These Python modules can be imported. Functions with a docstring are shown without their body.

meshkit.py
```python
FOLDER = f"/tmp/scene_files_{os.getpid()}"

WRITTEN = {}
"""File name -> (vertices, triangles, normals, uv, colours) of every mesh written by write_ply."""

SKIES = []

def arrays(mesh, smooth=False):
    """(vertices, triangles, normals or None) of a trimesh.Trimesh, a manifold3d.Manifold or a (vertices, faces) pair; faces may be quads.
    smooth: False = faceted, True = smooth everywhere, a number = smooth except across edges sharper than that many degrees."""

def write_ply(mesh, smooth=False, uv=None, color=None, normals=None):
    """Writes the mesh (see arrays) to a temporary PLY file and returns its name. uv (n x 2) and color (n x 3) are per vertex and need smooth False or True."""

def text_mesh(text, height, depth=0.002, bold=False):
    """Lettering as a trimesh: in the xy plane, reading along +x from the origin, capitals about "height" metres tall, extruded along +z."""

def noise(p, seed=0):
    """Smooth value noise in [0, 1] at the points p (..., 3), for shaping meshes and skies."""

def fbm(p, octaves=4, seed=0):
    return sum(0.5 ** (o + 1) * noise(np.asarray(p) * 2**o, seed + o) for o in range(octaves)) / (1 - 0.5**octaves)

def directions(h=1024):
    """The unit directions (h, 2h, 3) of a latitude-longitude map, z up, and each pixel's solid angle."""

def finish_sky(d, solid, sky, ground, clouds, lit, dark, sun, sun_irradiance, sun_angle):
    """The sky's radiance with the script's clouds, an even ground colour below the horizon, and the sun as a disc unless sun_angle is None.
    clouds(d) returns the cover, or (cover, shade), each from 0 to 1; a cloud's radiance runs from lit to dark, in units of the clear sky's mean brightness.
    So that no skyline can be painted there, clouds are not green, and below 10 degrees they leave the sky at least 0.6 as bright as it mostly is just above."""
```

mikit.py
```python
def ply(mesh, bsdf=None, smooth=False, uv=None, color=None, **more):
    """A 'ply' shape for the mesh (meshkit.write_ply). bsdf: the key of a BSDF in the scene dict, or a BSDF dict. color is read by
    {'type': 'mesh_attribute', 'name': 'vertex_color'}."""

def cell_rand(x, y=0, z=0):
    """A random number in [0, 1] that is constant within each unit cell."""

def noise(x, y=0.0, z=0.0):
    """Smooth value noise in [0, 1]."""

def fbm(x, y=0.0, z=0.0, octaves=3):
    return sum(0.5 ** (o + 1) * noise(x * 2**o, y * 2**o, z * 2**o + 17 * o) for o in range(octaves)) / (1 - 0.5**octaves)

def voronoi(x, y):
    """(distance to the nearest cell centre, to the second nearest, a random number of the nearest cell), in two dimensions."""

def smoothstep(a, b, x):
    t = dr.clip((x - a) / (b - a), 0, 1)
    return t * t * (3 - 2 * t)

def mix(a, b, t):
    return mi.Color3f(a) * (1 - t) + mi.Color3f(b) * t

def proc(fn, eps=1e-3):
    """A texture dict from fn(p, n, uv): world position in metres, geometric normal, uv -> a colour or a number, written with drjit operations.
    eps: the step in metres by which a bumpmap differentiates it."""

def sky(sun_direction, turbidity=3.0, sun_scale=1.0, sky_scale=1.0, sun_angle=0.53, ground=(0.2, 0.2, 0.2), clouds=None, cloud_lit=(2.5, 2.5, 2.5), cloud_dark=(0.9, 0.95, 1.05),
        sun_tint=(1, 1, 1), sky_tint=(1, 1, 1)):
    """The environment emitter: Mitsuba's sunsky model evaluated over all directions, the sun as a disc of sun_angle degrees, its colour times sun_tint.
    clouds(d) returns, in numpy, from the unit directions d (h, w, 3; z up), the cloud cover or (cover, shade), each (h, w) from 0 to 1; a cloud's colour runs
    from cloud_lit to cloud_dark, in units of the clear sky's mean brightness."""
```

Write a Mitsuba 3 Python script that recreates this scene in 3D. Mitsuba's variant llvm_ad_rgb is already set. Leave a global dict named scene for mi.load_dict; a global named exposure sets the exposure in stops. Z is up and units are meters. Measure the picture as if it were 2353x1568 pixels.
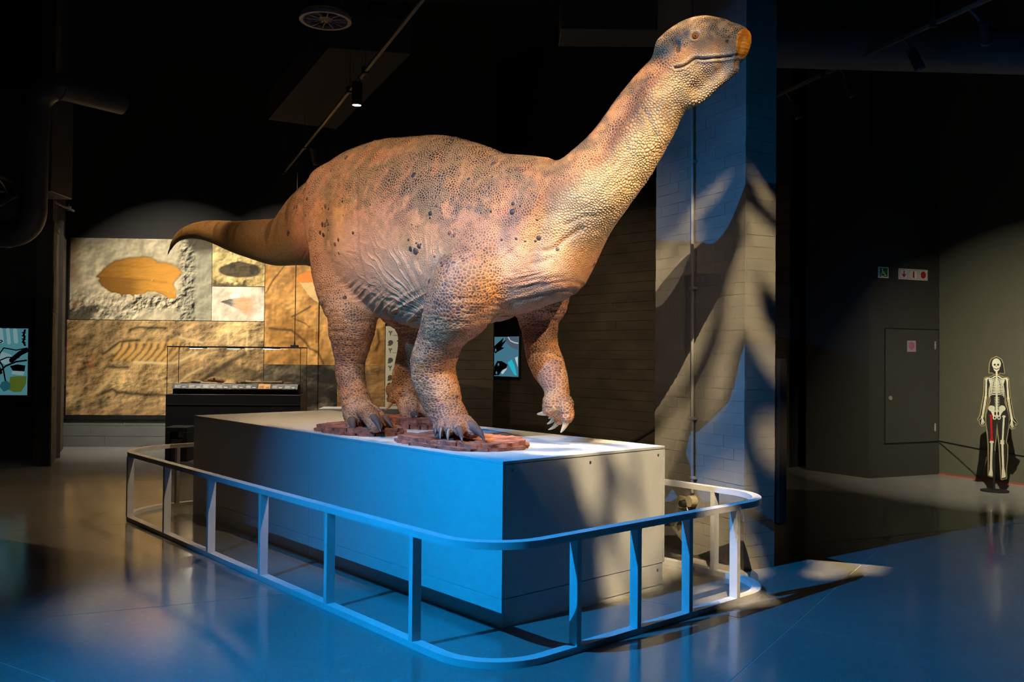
import math, random
import numpy as np
import trimesh, shapely
from shapely.geometry import Polygon, LineString, Point
from shapely import affinity
from scipy.spatial import cKDTree
from scipy.interpolate import PchipInterpolator, CubicSpline
from scipy import ndimage, sparse
import drjit as dr
import mitsuba as mi
import meshkit, mikit

random.seed(7)
RNG = np.random.default_rng(11)
T = mi.ScalarTransform4f
scene, labels = {}, {}

# ------------------------------------------------------------------ camera
CAM = np.array([3.906, -3.357, 1.6])
FOC, YAW, PITCH, ROLL = 2021.636, -0.851795, 0.0152267, 0.0089904
def cam_frame():
    cy, sy, cp, sp = math.cos(YAW), math.sin(YAW), math.cos(PITCH), math.sin(PITCH)
    f = np.array([sy * cp, cy * cp, sp]); r = np.array([cy, -sy, 0.0]); u = np.cross(r, f)
    return f, -math.sin(ROLL) * r + math.cos(ROLL) * u
_f, _u = cam_frame()
scene['camera'] = {'type': 'perspective', 'fov': math.degrees(2 * math.atan(2353 / 2 / FOC)), 'fov_axis': 'x', 'near_clip': 0.05, 'far_clip': 100.0,
                   'to_world': T().look_at(origin=CAM.tolist(), target=(CAM + _f).tolist(), up=_u.tolist())}
exposure = 0.0

# ------------------------------------------------------------------ lights (track spots of the hall)
def spot(name, at, to, rgb, power, cut, beam, weight=1.0):
    scene[name] = {'type': 'spot', 'to_world': T().look_at(origin=list(at), target=list(to), up=[0.03, 0.02, 1]),
                   'intensity': {'type': 'rgb', 'value': [c * power for c in rgb]}, 'cutoff_angle': cut, 'beam_width': beam, 'sampling_weight': float(weight)}
WARM, AMBER, BLUE, WHITE = (1.0, 0.74, 0.45), (1.0, 0.66, 0.33), (0.002, 0.33, 0.92), (1.0, 0.86, 0.66)
def soft_spot(name, at, to, rgb, power, cut, beam, n=5, r=0.006, weight=5.0):
    """one lamp as a few point sources a finger's width apart, so that shadows get a soft edge"""
    at = np.array(at, float)
    for i in range(n):
        a = 2.399963 * i; q = at + r * math.sqrt((i + 0.5) / n) * np.array([math.cos(a), math.sin(a), 0.6 * math.cos(2 * a)])
        spot(f'{name}_{i}', q, to, rgb, power / n, cut, beam, weight / n)
spot('light_blue', (-0.45, -3.9, 4.1), (1.45, 0.5, 0.0), BLUE, 175, 47, 17, 7)
GOBO_AT, GOBO_DIR = np.array([2.78, -1.26, 6.4]), np.array([-0.445, 0.448, -0.72])
KEY_AT, KEY_TO = (4.3, -0.5, 6.2), (0.1, 0.9, 2.8)
FLANK_AT, FLANK_TO = (1.2, -3.2, 4.9), (-1.5, 0.4, 2.2)
RUMP_AT, RUMP_TO = (-3.4, -2.6, 5.1), (-2.8, 0.4, 2.5)
soft_spot('light_key', KEY_AT, KEY_TO, WARM, 36, 14, 9, 3, 0.01, 4.5)
soft_spot('light_flank', FLANK_AT, FLANK_TO, (1.0, 0.77, 0.50), 68, 23, 15, 5, 0.008)
soft_spot('light_legs', (3.4, 0.35, 4.5), (-1.25, 0.5, 1.65), WARM, 60, 14.5, 10, 3, 0.01, 4)
soft_spot('light_rump', RUMP_AT, RUMP_TO, (1.0, 0.74, 0.54), 24, 26, 14, 4, 0.008, 2.5)
spot('light_tail', (-4.375, 1.622, 4.28), (-4.5, 0.6, 2.6), AMBER, 14, 50, 25)
spot('light_tail_front', (-4.2, -1.2, 4.9), (-5.05, 0.2, 2.85), (1.0, 0.78, 0.46), 34, 17, 10, 2)
for i, (u, pw) in enumerate([(0.95, 78), (3.0, 72)]):
    o = np.array([-11.506, 1.359]) + u * np.array([0.62, 0.785]) ; n = np.array([0.785, -0.62])
    spot(f'light_mural_{i}', (*(o + 2.7 * n), 4.7), (*(o + 0.02 * n), 1.7), (1.0, 0.90, 0.75), pw, 37, 12, 4)
spot('light_floor_pool', (-2.3, -0.9, 5.0), (-1.75, -1.35, 0.0), WHITE, 22, 9, 5, 1.5)
spot('light_skeleton', (1.1, 4.5, 4.05), (-0.1, 8.6, 0.9), (1.0, 0.92, 0.66), 120, 28, 5, 3)
spot('light_end_wall', (-5.0, 4.6, 4.6), (-7.4, 8.0, 1.2), WARM, 18, 40, 14, 2)

# ------------------------------------------------------------------ materials
def lin(r, g, b):
    c = np.array([r, g, b], float) / 255
    return np.where(c < 0.04045, c / 12.92, ((c + 0.055) / 1.055) ** 2.4)
def prin(rgb, rough=0.5, spec=0.5, metal=0.0, coat=0.0, coat_gloss=0.9, two=True):
    col = rgb if isinstance(rgb, dict) else {'type': 'rgb', 'value': [float(x) for x in rgb]}
    d = {'type': 'principled', 'base_color': col, 'roughness': rough, 'specular': spec, 'metallic': metal}
    if coat: d.update(clearcoat=coat, clearcoat_gloss=coat_gloss)
    return {'type': 'twosided', 'b': d} if two else d
VC = {'type': 'mesh_attribute', 'name': 'vertex_color'}
S = scene
S['m_skin'] = prin(VC, 0.52, 0.42)
S['m_print'] = prin(VC, 0.6, 0.25)
S['m_rock'] = prin(VC, 0.8, 0.25)
S['m_claw'] = prin(VC, 0.28, 0.55)
S['m_eye'] = prin(VC, 0.12, 0.6, coat=1.0, coat_gloss=0.98)
S['m_plinth'] = prin((0.50, 0.51, 0.50), 0.55, 0.3)
S['m_rail'] = prin((0.52, 0.53, 0.54), 0.42, 0.45)
S['m_screw'] = prin((0.35, 0.35, 0.36), 0.3, 0.5, 0.9)
S['m_black'] = prin((0.012, 0.012, 0.013), 0.5, 0.4)
S['m_black_soft'] = prin((0.02, 0.02, 0.021), 0.75, 0.3)
S['m_ceiling'] = prin((0.055, 0.056, 0.058), 0.9, 0.1)
S['m_wall_dark'] = prin((0.045, 0.044, 0.042), 0.9, 0.1)
S['m_wall_olive'] = prin((0.10, 0.098, 0.075), 0.85, 0.15)
S['m_duct'] = prin((0.06, 0.06, 0.062), 0.45, 0.5)
S['m_track'] = prin((0.10, 0.10, 0.10), 0.4, 0.5)
S['m_white'] = prin((0.7, 0.7, 0.68), 0.5, 0.3)
S['m_case_metal'] = prin((0.02, 0.02, 0.022), 0.35, 0.5)
S['m_conduit'] = prin((0.22, 0.22, 0.21), 0.35, 0.5)
S['m_bone'] = prin(VC, 0.6, 0.3)
S['m_glass'] = {'type': 'thindielectric', 'int_ior': 1.5}
def wall_tex(a, b, sc):
    ca, cb = mi.Color3f(*a), mi.Color3f(*b)
    def fn(p, n, uv):
        t = mikit.fbm(p.x * sc, p.y * sc, p.z * sc * 1.6, 3)
        return ca * (1 - t) + cb * t
    return mikit.proc(fn)
S['m_brick'] = prin(wall_tex((0.155, 0.15, 0.135), (0.235, 0.225, 0.20), 3.0), 0.6, 0.4)
S['m_board'] = prin(wall_tex((0.055, 0.05, 0.04), (0.12, 0.105, 0.08), 2.2), 0.75, 0.25)
S['m_board_grey'] = prin(wall_tex((0.10, 0.105, 0.10), (0.17, 0.175, 0.165), 2.2), 0.75, 0.25)
def floor_col(p, n, uv):
    a = mikit.fbm(p.x * 1.1, p.y * 1.1, 0.0, 4); b = mikit.noise(p.x * 90, p.y * 90, 3.0)
    s = mikit.smoothstep(0.86, 0.98, mikit.noise(p.x * 28, p.y * 28, 9.0))
    v = 0.135 + 0.06 * a + 0.02 * b + 0.03 * s
    return mi.Color3f(v, v * 0.98, v * 0.93)
def floor_rough(p, n, uv):
    return 0.10 + 0.07 * mikit.fbm(p.x * 2.0, p.y * 2.0, 5.0, 3)
S['m_floor'] = {'type': 'principled', 'base_color': mikit.proc(floor_col), 'roughness': mikit.proc(floor_rough), 'specular': 0.62}
S['m_joint'] = prin((0.36, 0.36, 0.35), 0.4, 0.4)

# ------------------------------------------------------------------ helpers
def numbered(key):
    if key not in scene and key not in labels: return key
    i = 1
    while f'{key}_{i:03d}' in scene or f'{key}_{i:03d}' in labels: i += 1
    return f'{key}_{i:03d}'
def lab(key, label=None, cat=None, group=None, kind=None):
    d = labels.setdefault(key, {})
    if label: d['label'] = label
    if cat: d['category'] = cat
    if group: d['group'] = group
    if kind: d['kind'] = kind
    return key
def thing(name, label, cat, group=None):
    return lab(numbered(name), label, cat, group)
def put(key, mesh, bsdf, smooth=False, parent=None, **kw):
    key = numbered(f'{parent}__{key}' if parent else key)
    scene[key] = mikit.ply(mesh, bsdf, smooth, **kw)
    return key
def put_dict(key, d, parent=None):
    key = numbered(f'{parent}__{key}' if parent else key)
    scene[key] = dict(d)
    return key
cat = trimesh.util.concatenate
def bx(lo, hi, bev=0.0):
    lo, hi = np.array(lo, float), np.array(hi, float)
    c, e = (lo + hi) / 2, np.abs(hi - lo)
    if bev <= 0:
        m = trimesh.creation.box(extents=e)
    else:
        pts = []
        for s in np.array(np.meshgrid([-1, 1], [-1, 1], [-1, 1])).reshape(3, -1).T:
            for k in range(3):
                q = e / 2 - bev; q[k] += bev
                pts.append(s * q)
        m = trimesh.convex.convex_hull(np.array(pts))
    m.apply_translation(c)
    return m
def frame(o, ex, ez=(0, 0, 1)):
    """4x4 with columns ex, ey, ez at o"""
    ex = np.array(ex, float); ex /= np.linalg.norm(ex); ez = np.array(ez, float)
    ez = ez / np.linalg.norm(ez); ey = np.cross(ez, ex)
    M = np.eye(4); M[:3, 0], M[:3, 1], M[:3, 2], M[:3, 3] = ex, ey, np.cross(ex, ey), o
    return M
def xf(mesh, M):
    m = mesh.copy(); m.apply_transform(M); return m
def cyl(a, b, r, n=24, r2=None):
    a, b = np.array(a, float), np.array(b, float); d = b - a; L = np.linalg.norm(d); d /= L
    x = np.cross(d, [0, 0, 1.0] if abs(d[2]) < 0.9 else [1.0, 0, 0]); x /= np.linalg.norm(x); y = np.cross(d, x)
    t = np.linspace(0, 2 * np.pi, n, endpoint=False); ring = np.cos(t)[:, None] * x + np.sin(t)[:, None] * y
    r2 = r if r2 is None else r2
    v = np.vstack([a + r * ring, b + r2 * ring, a + r * ring, b + r2 * ring, [a], [b]]); f = []
    for i in range(n):
        j = (i + 1) % n
        f += [[i, j, n + j], [i, n + j, n + i], [4 * n, 2 * n + j, 2 * n + i], [4 * n + 1, 3 * n + i, 3 * n + j]]
    return trimesh.Trimesh(v, np.array(f)[:, ::-1], process=False) if False else trimesh.Trimesh(v, f, process=False)
def tube(path, r, n=10, closed=False):
    p = np.array(path, float); m = len(p)
    rad = np.broadcast_to(np.asarray(r, float), (m,))
    t = np.gradient(p, axis=0) if not closed else np.roll(p, -1, 0) - np.roll(p, 1, 0)
    t /= np.linalg.norm(t, axis=1, keepdims=True) + 1e-12
    a = np.cross(t[0], [0, 0, 1.0] if abs(t[0][2]) < 0.9 else [1.0, 0, 0]); fr = []
    for k in range(m):
        a = a - (a @ t[k]) * t[k]; a /= np.linalg.norm(a) + 1e-12; fr.append((a, np.cross(t[k], a)))
    ang = np.linspace(0, 2 * np.pi, n, endpoint=False)
    v = np.vstack([p[k] + rad[k] * (np.cos(ang)[:, None] * fr[k][0] + np.sin(ang)[:, None] * fr[k][1]) for k in range(m)])
    f = []
    for k in range(m if closed else m - 1):
        k2 = (k + 1) % m
        for i in range(n):
            j = (i + 1) % n
            f += [[k * n + i, k * n + j, k2 * n + j], [k * n + i, k2 * n + j, k2 * n + i]]
    if not closed:
        v = np.vstack([v, p[:1], p[-1:]]); c0, c1 = m * n, m * n + 1
        for i in range(n):
            j = (i + 1) % n
            f += [[c0, j, i], [c1, (m - 1) * n + i, (m - 1) * n + j]]
    return trimesh.Trimesh(v, f, process=False)
def extr(poly, z0, z1):
    gs = [g for g in getattr(poly, 'geoms', [poly]) if g.area > 1e-7]
    m = cat([trimesh.creation.extrude_polygon(g, z1 - z0, engine='earcut') for g in gs]); m.apply_translation([0, 0, z0]); return m
def spline2(pts, n=60, closed=True):
    p = np.array(pts, float)
    if closed: p = np.vstack([p, p[:1]])
    t = np.r_[0, np.cumsum(np.linalg.norm(np.diff(p, axis=0), axis=1))]
    return CubicSpline(t, p, bc_type='periodic' if closed else 'natural')(np.linspace(0, t[-1], n, endpoint=not closed))

# ================================================================== the setting
# ---- floor: slabs between saw-cut joints
EM, NM = np.array([0.62, 0.785]), np.array([0.785, -0.62])          # along the mural wall, and out of it
EM, NM = EM / np.linalg.norm(EM), NM / np.linalg.norm(NM)
OM = np.array([-11.506, 1.359])
def m2(u, d=0.0): return OM + u * EM + d * NM
put('floor', bx((-17, -9, -0.12), (9, 16, -0.0016)), 'm_joint'); lab('floor', 'polished grey-brown concrete floor with saw-cut joints', kind='structure')
def hline(p, d, L=40):
    p, d = np.array(p), np.array(d); d = d / np.linalg.norm(d); return LineString([p - L * d, p + L * d])
DL = (0.3125, 0.95)
cuts_all = [hline((-1.26 - 3.09 * k, 0.0), DL) for k in range(0, 4)]
regions = [Polygon([(-17, -9), (9, -9), (9, 16), (-17, 16)])]
from shapely.ops import split
def cut(polys, line):
    out = []
    for q in polys: out += list(split(q, line).geoms)
    return out
for c in cuts_all: regions = cut(regions, c)
right = [q for q in regions if q.centroid.x > -1.26 + 0.329 * q.centroid.y]
left = [q for q in regions if q not in right]
for c in (hline((1.065, 1.352), (0.963, 0.27)), hline((-1.222, -2.335), (0.957, 0.29)), hline((0.34, 4.24), (0.98, 0.2)), hline((1.065, 1.352), (-0.266, 0.964))):
    right = cut(right, c)
for q in left + right:
    g = q.buffer(-0.0035)
    if g.area > 0.02: put('slab', extr(g, -0.05, 0.0), 'm_floor', parent='floor')

CEIL = 7.6
put('ceiling', bx((-17, -9, CEIL), (9, 16, CEIL + 0.2)), 'm_ceiling'); lab('ceiling', 'black painted concrete ceiling', kind='structure')

UNIT = mikit.ply(bx((-0.5, -0.5, -0.5), (0.5, 0.5, 0.5)), 'm_brick')
UNITB = mikit.ply(bx((-0.5, -0.5, -0.5), (0.5, 0.5, 0.5)), 'm_board')
UNITG = mikit.ply(bx((-0.5, -0.5, -0.5), (0.5, 0.5, 0.5)), 'm_board_grey')
def piece(parent, name, unit, M, c, e):
    m = M @ trimesh.transformations.translation_matrix(c) @ np.diag([e[0], e[1], e[2], 1.0])
    put_dict(name, {**unit, 'to_world': T(m.tolist())}, parent)
def boards(parent, unit, o, ex, width, z0, z1, h, L0, L1, gap=0.005):
    """board-marked concrete courses on the plane through o along ex, facing cross(ex, z)"""
    M = frame((o[0], o[1], 0), (ex[0], ex[1], 0)); z = z0; rng = random.Random(str(parent) + str(z0))
    while z < z1 - 0.02:
        hh = min(h * rng.uniform(0.9, 1.1), z1 - z); x = 0.0; first = rng.uniform(0.3, 1.0) * L0
        while x < width - 1e-3:
            L = min(first if x == 0 else rng.uniform(L0, L1), width - x)
            t = 0.02 + rng.uniform(-0.004, 0.004)
            piece(parent, 'board', unit, M, (x + L / 2, -t / 2, z + hh / 2), (L - gap, t, hh - gap)); x += L
        z += hh
def prism(poly, z0, z1): return extr(Polygon(poly), z0, z1)

# ---- wall behind the mural
a, b = m2(-2.6), m2(6.3)
put('wall_back', prism([a, b, b - 0.3 * NM, a - 0.3 * NM], 0, CEIL), 'm_wall_dark'); lab('wall_back', 'dark concrete wall carrying the fossil mural', kind='structure')
boards('wall_back', UNITG, m2(-0.9, 0.002), EM, 2.1, 0.0, 0.50, 0.17, 1.2, 2.0)
boards('wall_back', UNITB, m2(4.55, 0.002), EM, 1.74, 0.0, 2.5, 0.17, 1.2, 2.0)
# ---- pillar that ends the mural on the left
A, B = np.array([-9.433, -0.146]), np.array([-11.75, 0.60])
put('wall_left', prism([A, B, B - 0.4 * EM, A - 0.215 * EM], 0, CEIL), 'm_wall_dark'); lab('wall_left', 'dark pillar wall between the mural and the blue-lit display', kind='structure')
boards('wall_left', UNITB, A, (B - A), 2.42, 0.0, 3.4, 0.55, 2.4, 2.5, 0.003)
Q = A - 0.8 * NM
put('wall_far_left', prism([Q - 0.3 * EM, Q - 6 * EM, Q - 6 * EM - 0.2 * NM, Q - 0.3 * EM - 0.2 * NM], 0, CEIL), 'm_wall_dark'); lab('wall_far_left', 'black wall around the lit display at far left', kind='structure')
# ---- board-marked wall behind the column and under the belly
W0, W1 = np.array([-10.2, 8.29]), np.array([-3.024, 8.07])
put('wall_middle', prism([W0, W1, W1 + (0, 0.3), W0 + (0, 0.3)], 0, CEIL), 'm_wall_dark'); lab('wall_middle', 'brown board-marked concrete wall behind the plinth', kind='structure')
boards('wall_middle', UNITB, W0 + (0, -0.002), W1 - W0, np.linalg.norm(W1 - W0), 0.0, 4.1, 0.17, 2.0, 3.6)
# ---- dark return, hatch wall and olive wall on the right
D0, D1 = np.array([-1.752, 7.897]), np.array([-1.357, 9.107])
put('wall_corner', prism([(-2.75, 8.03), D0, D1, (-1.6, 9.9), (-2.6, 9.9)], 0, CEIL), 'm_wall_dark'); lab('wall_corner', 'black wall corner with the hatch and safety signs', kind='structure')
R1 = D1 + 9 * np.array([0.980, -0.197])
put('wall_right', prism([D1, R1, R1 + (0.05, 0.25), D1 + (0.05, 0.25)], 0, CEIL), 'm_wall_olive'); lab('wall_right', 'olive grey wall behind the skeleton standee', kind='structure')
put('baseboard_right', xf(bx((0, -0.012, 0.0), (9, 0.0, 0.02)), frame((*D1, 0), (0.98, -0.197, 0))), prin(lin(150, 70, 55), 0.6)); lab('baseboard_right', 'thin reddish floor strip along the olive wall', kind='structure')
# ---- walls behind the photographer close the hall
put('wall_front', bx((-17, -8.6, 0), (9, -8.4, CEIL)), 'm_wall_dark'); lab('wall_front', 'dark wall behind the viewer', kind='structure')
put('wall_side', bx((8.4, -8.5, 0), (8.6, 9, CEIL)), 'm_wall_dark'); lab('wall_side', 'dark wall on the viewer side', kind='structure')
# hatch
MD = frame((*D0, 0), (*(D1 - D0), 0))
put('door_1', xf(bx((0.281, -0.018, 0.456), (1.242, 0.004, 1.985), 0.004), MD), prin((0.05, 0.048, 0.042), 0.7, 0.2)); lab('door_1', 'dark service hatch with two hinges and a round lock', kind='structure')
for z in (0.65, 1.777): put('hinge', xf(bx((1.158, -0.03, z - 0.055), (1.182, -0.016, z + 0.055), 0.003), MD), prin((0.5, 0.5, 0.48), 0.4, 0.5, 0.6), parent='door_1')
put('lock', xf(cyl((0.349, -0.03, 1.061), (0.349, -0.012, 1.061), 0.028), MD), prin((0.5, 0.5, 0.48), 0.4, 0.5, 0.6), parent='door_1', smooth=40)
put('trim_1', xf(cat([bx((0.262, -0.006, 0.44), (0.276, 0.006, 2.0)), bx((1.247, -0.006, 0.44), (1.261, 0.006, 2.0)), bx((0.262, -0.006, 1.99), (1.261, 0.006, 2.002)), bx((0.262, -0.006, 0.438), (1.261, 0.006, 0.45))]), MD), 'm_black'); lab('trim_1', 'black shadow gap around the hatch', kind='structure')

# ---- column of painted bricks
C0, C1d, C2d = np.array([0.093, 2.30]), np.array([-0.967, 0.2555]), np.array([0.2555, 0.967])
k = thing('column', 'tall grey painted brick column standing behind the raised dinosaur head', 'column')
def cpt(s, t): return C0 + s * C1d + t * C2d
CW, CD = 1.137, 0.30
put('core', prism([cpt(0.0035, 0.0035), cpt(CW, 0.0035), cpt(CW, CD - 0.004), cpt(0.0035, CD - 0.004)], 0, CEIL), 'm_brick', parent=k)
MF = frame((*C0, 0), (*(-C1d), 0)); MS = frame((*C0, 0), (*C2d, 0))
rb = random.Random(5)
for i in range(49):
    z = 0.09 * i; cuts = [0.0] + [x for x in np.arange(0.235 if i % 2 == 0 else 0.1175, CW - 0.05, 0.235)] + [CW]
    for x0, x1 in zip(cuts[:-1], cuts[1:]):
        q = rb.uniform(-0.0018, 0.0018)
        x0b = x0 + (0.0 if x0 == 0 else 0.001)
        piece(k, 'brick', UNIT, MF, (-(x0b + x1) / 2, 0.007 + q, z + 0.045), (x1 - x0b - 0.001, 0.014, 0.0882))
    piece(k, 'brick', UNIT, MS, (CD / 2 + 0.007, 0.007 + rb.uniform(-0.0018, 0.0018) - 0.0, z + 0.045), (CD - 0.016, 0.014, 0.0882))
# conduit, clips, box, socket cable
def onf(s, z, d=0.0): q = cpt(s, -d); return (q[0], q[1], z)
k = thing('conduit', 'thin grey metal conduit running down the brick column', 'pipe')
put('pipe', tube([onf(0.632, 5.6, .03), onf(0.602, 3.437, .03), onf(0.575, 0.50, .03)], 0.0125, 12), 'm_conduit', 40, k)
for z in (0.62, 1.097, 2.15, 3.178, 4.2):
    s = 0.575 + (z - 0.5) * 0.0092
    put('clip', xf(bx((-0.03, -0.046, z - 0.012), (0.03, 0.0, z + 0.012), 0.003), frame((*cpt(s, 0), 0), (*C1d * -1, 0))), 'm_conduit', parent=k)
k = thing('socket_box', 'ochre grey electrical box at the foot of the conduit', 'electrical box')
put('back_plate', xf(bx((-0.065, -0.03, 0.35), (0.065, 0.0, 0.45), 0.004), frame((*cpt(0.70, 0), 0), (*C1d * -1, 0))), prin((0.25, 0.22, 0.15), 0.5), parent=k)
put('round_cover', cyl(onf(0.585, 0.43, 0.0), onf(0.585, 0.43, 0.06), 0.045), prin((0.25, 0.22, 0.15), 0.5), 40, k)
put('plug', cyl(onf(0.64, 0.405, 0.03), onf(0.64, 0.405, 0.10), 0.034, 20, 0.026), 'm_black', 40, k)
k = thing('cable', 'thin pale cable hanging below the electrical box on the column', 'cable')
put('cord', tube(spline2([onf(0.62, 0.38, .05), onf(0.575, 0.27, .05), onf(0.565, 0.19, .045), onf(0.59, 0.15, .03), onf(0.595, 0.0, .03)], 30, False), 0.006, 8), prin((0.5, 0.45, 0.35), 0.4), 40, k)
k = thing('wall_panel', 'narrow black panel hung on the back edge of the column', 'panel')
q0, q1 = cpt(-0.03, CD + 0.02), cpt(-0.03, CD + 0.09)
put('board', prism([q0, q1, q1 + 1.0 * C1d, q0 + 1.0 * C1d], 0.32, 1.585), prin((0.012, 0.010, 0.009), 0.95, 0.05), parent=k)

# ---- ceiling services
k = thing('air_diffuser', 'round grey ceiling air diffuser with radial fins', 'air vent')
c = np.array([-3.377, 0.677])
put('duct', cyl((*c, 4.74), (*c, CEIL), 0.165, 36), 'm_duct', 40, k)
put('flange', trimesh.creation.annulus(0.205, 0.24, 0.03, transform=trimesh.transformations.translation_matrix((*c, 4.70))), prin((0.3, 0.29, 0.27), 0.5), 40, k)
put('backing', cyl((*c, 4.745), (*c, 4.75), 0.225, 36), 'm_black', 40, k)
put('hub', cyl((*c, 4.70), (*c, 4.73), 0.075, 28), 'm_duct', 40, k)
fin = mikit.ply(bx((0.07, -0.004, -0.012), (0.208, 0.004, 0.012)), prin((0.28, 0.27, 0.25), 0.5))
for i in range(12): put_dict('fin', {**fin, 'to_world': T().translate([*c, 4.70]).rotate([0, 0, 1], 30 * i + 8)}, k)

def track_light(name, label, at, aim, lit=None, L=0.26, r=0.055, top=None, group=None):
    k = thing(name, label, 'spotlight', group)
    at, aim = np.array(at, float), np.array(aim, float); d = aim - at; d /= np.linalg.norm(d)
    hk = put('housing', cyl(at - d * L, at, r, 28), 'm_black_soft', 40, k)
    put('rim', trimesh.creation.annulus(r * 0.86, r * 1.04, 0.02, transform=frame(at, np.cross(d, (0.1, 0.2, 1)), d)), 'm_track', 40, hk)
    lens = cyl(at - d * 0.012, at - d * 0.006, r * 0.8, 24)
    if lit:
        key = put('lens', cyl(at + d * 0.002, at + d * 0.006, r * 0.84, 24), 'm_black', parent=hk)
        scene[key]['emitter'] = {'type': 'area', 'sampling_weight': 0.15, 'radiance': {'type': 'rgb', 'value': list(lit)}}
    else: put('lens', lens, prin((0.05, 0.06, 0.07), 0.1, 0.6), parent=hk)
    if top is not None: put('stem', tube([at - d * L * 0.6, (np.array(top) + at - d * L * 0.6) / 2 + (0, 0, 0.02), top], 0.012, 8), 'm_track', parent=k)
    return k
def track(label, a, b, w=0.035, h=0.035, drops=()):
    k = thing('lighting_track', label, 'lighting track')
    a, b = np.array(a, float), np.array(b, float)
    put('rail', xf(bx((0, -w / 2, -h / 2), (np.linalg.norm(b - a), w / 2, h / 2), 0.004), frame(a, b - a)), 'm_track', parent=k)
    for t in drops:
        q = a + t * (b - a); put('hanger', tube([q, (q[0], q[1], CEIL)], 0.005, 6), 'm_track', parent=k)
        put('clamp', bx(q - 0.03, q + (0.03, 0.03, 0.04), 0.004), 'm_black', parent=k)
    return k
def track_pt(t): return np.array([-2.194, 0.934, 4.6]) + t * np.array([-7.552, 2.505, 0.0])
track('long black lighting track running over the dinosaur from the top of the photo', track_pt(-0.35), track_pt(1.0), drops=(0.06, 0.45, 0.52, 0.8, 0.98))
track_light('spotlight', 'lit black spotlight hanging from the long track above the tail', (-4.375, 1.622, 4.30), (-4.4, 1.6, 0.0), (70, 58, 36), 0.24, 0.055, track_pt(0.287))
track_light('spotlight', 'unlit spotlight at the far end of the long track behind the back', track_pt(0.72) + (0.15, 0.1, -0.25), (-9.9, 4.9, 2.0), None, 0.3, 0.06, track_pt(0.70))
track('thin lighting track at upper left running towards the mural', (-6.9, -1.87, 3.7), (-10.4, 0.37, 3.7), 0.03, 0.03, (0.1, 0.3, 0.95))
track_light('spotlight', 'bright tilted spotlight at the left edge of the photo', (-8.62, -0.96, 3.46), (-9.6, -1.6, 2.95), (60, 56, 50), 0.30, 0.06, (-8.05, -1.14, 3.7))
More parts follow.
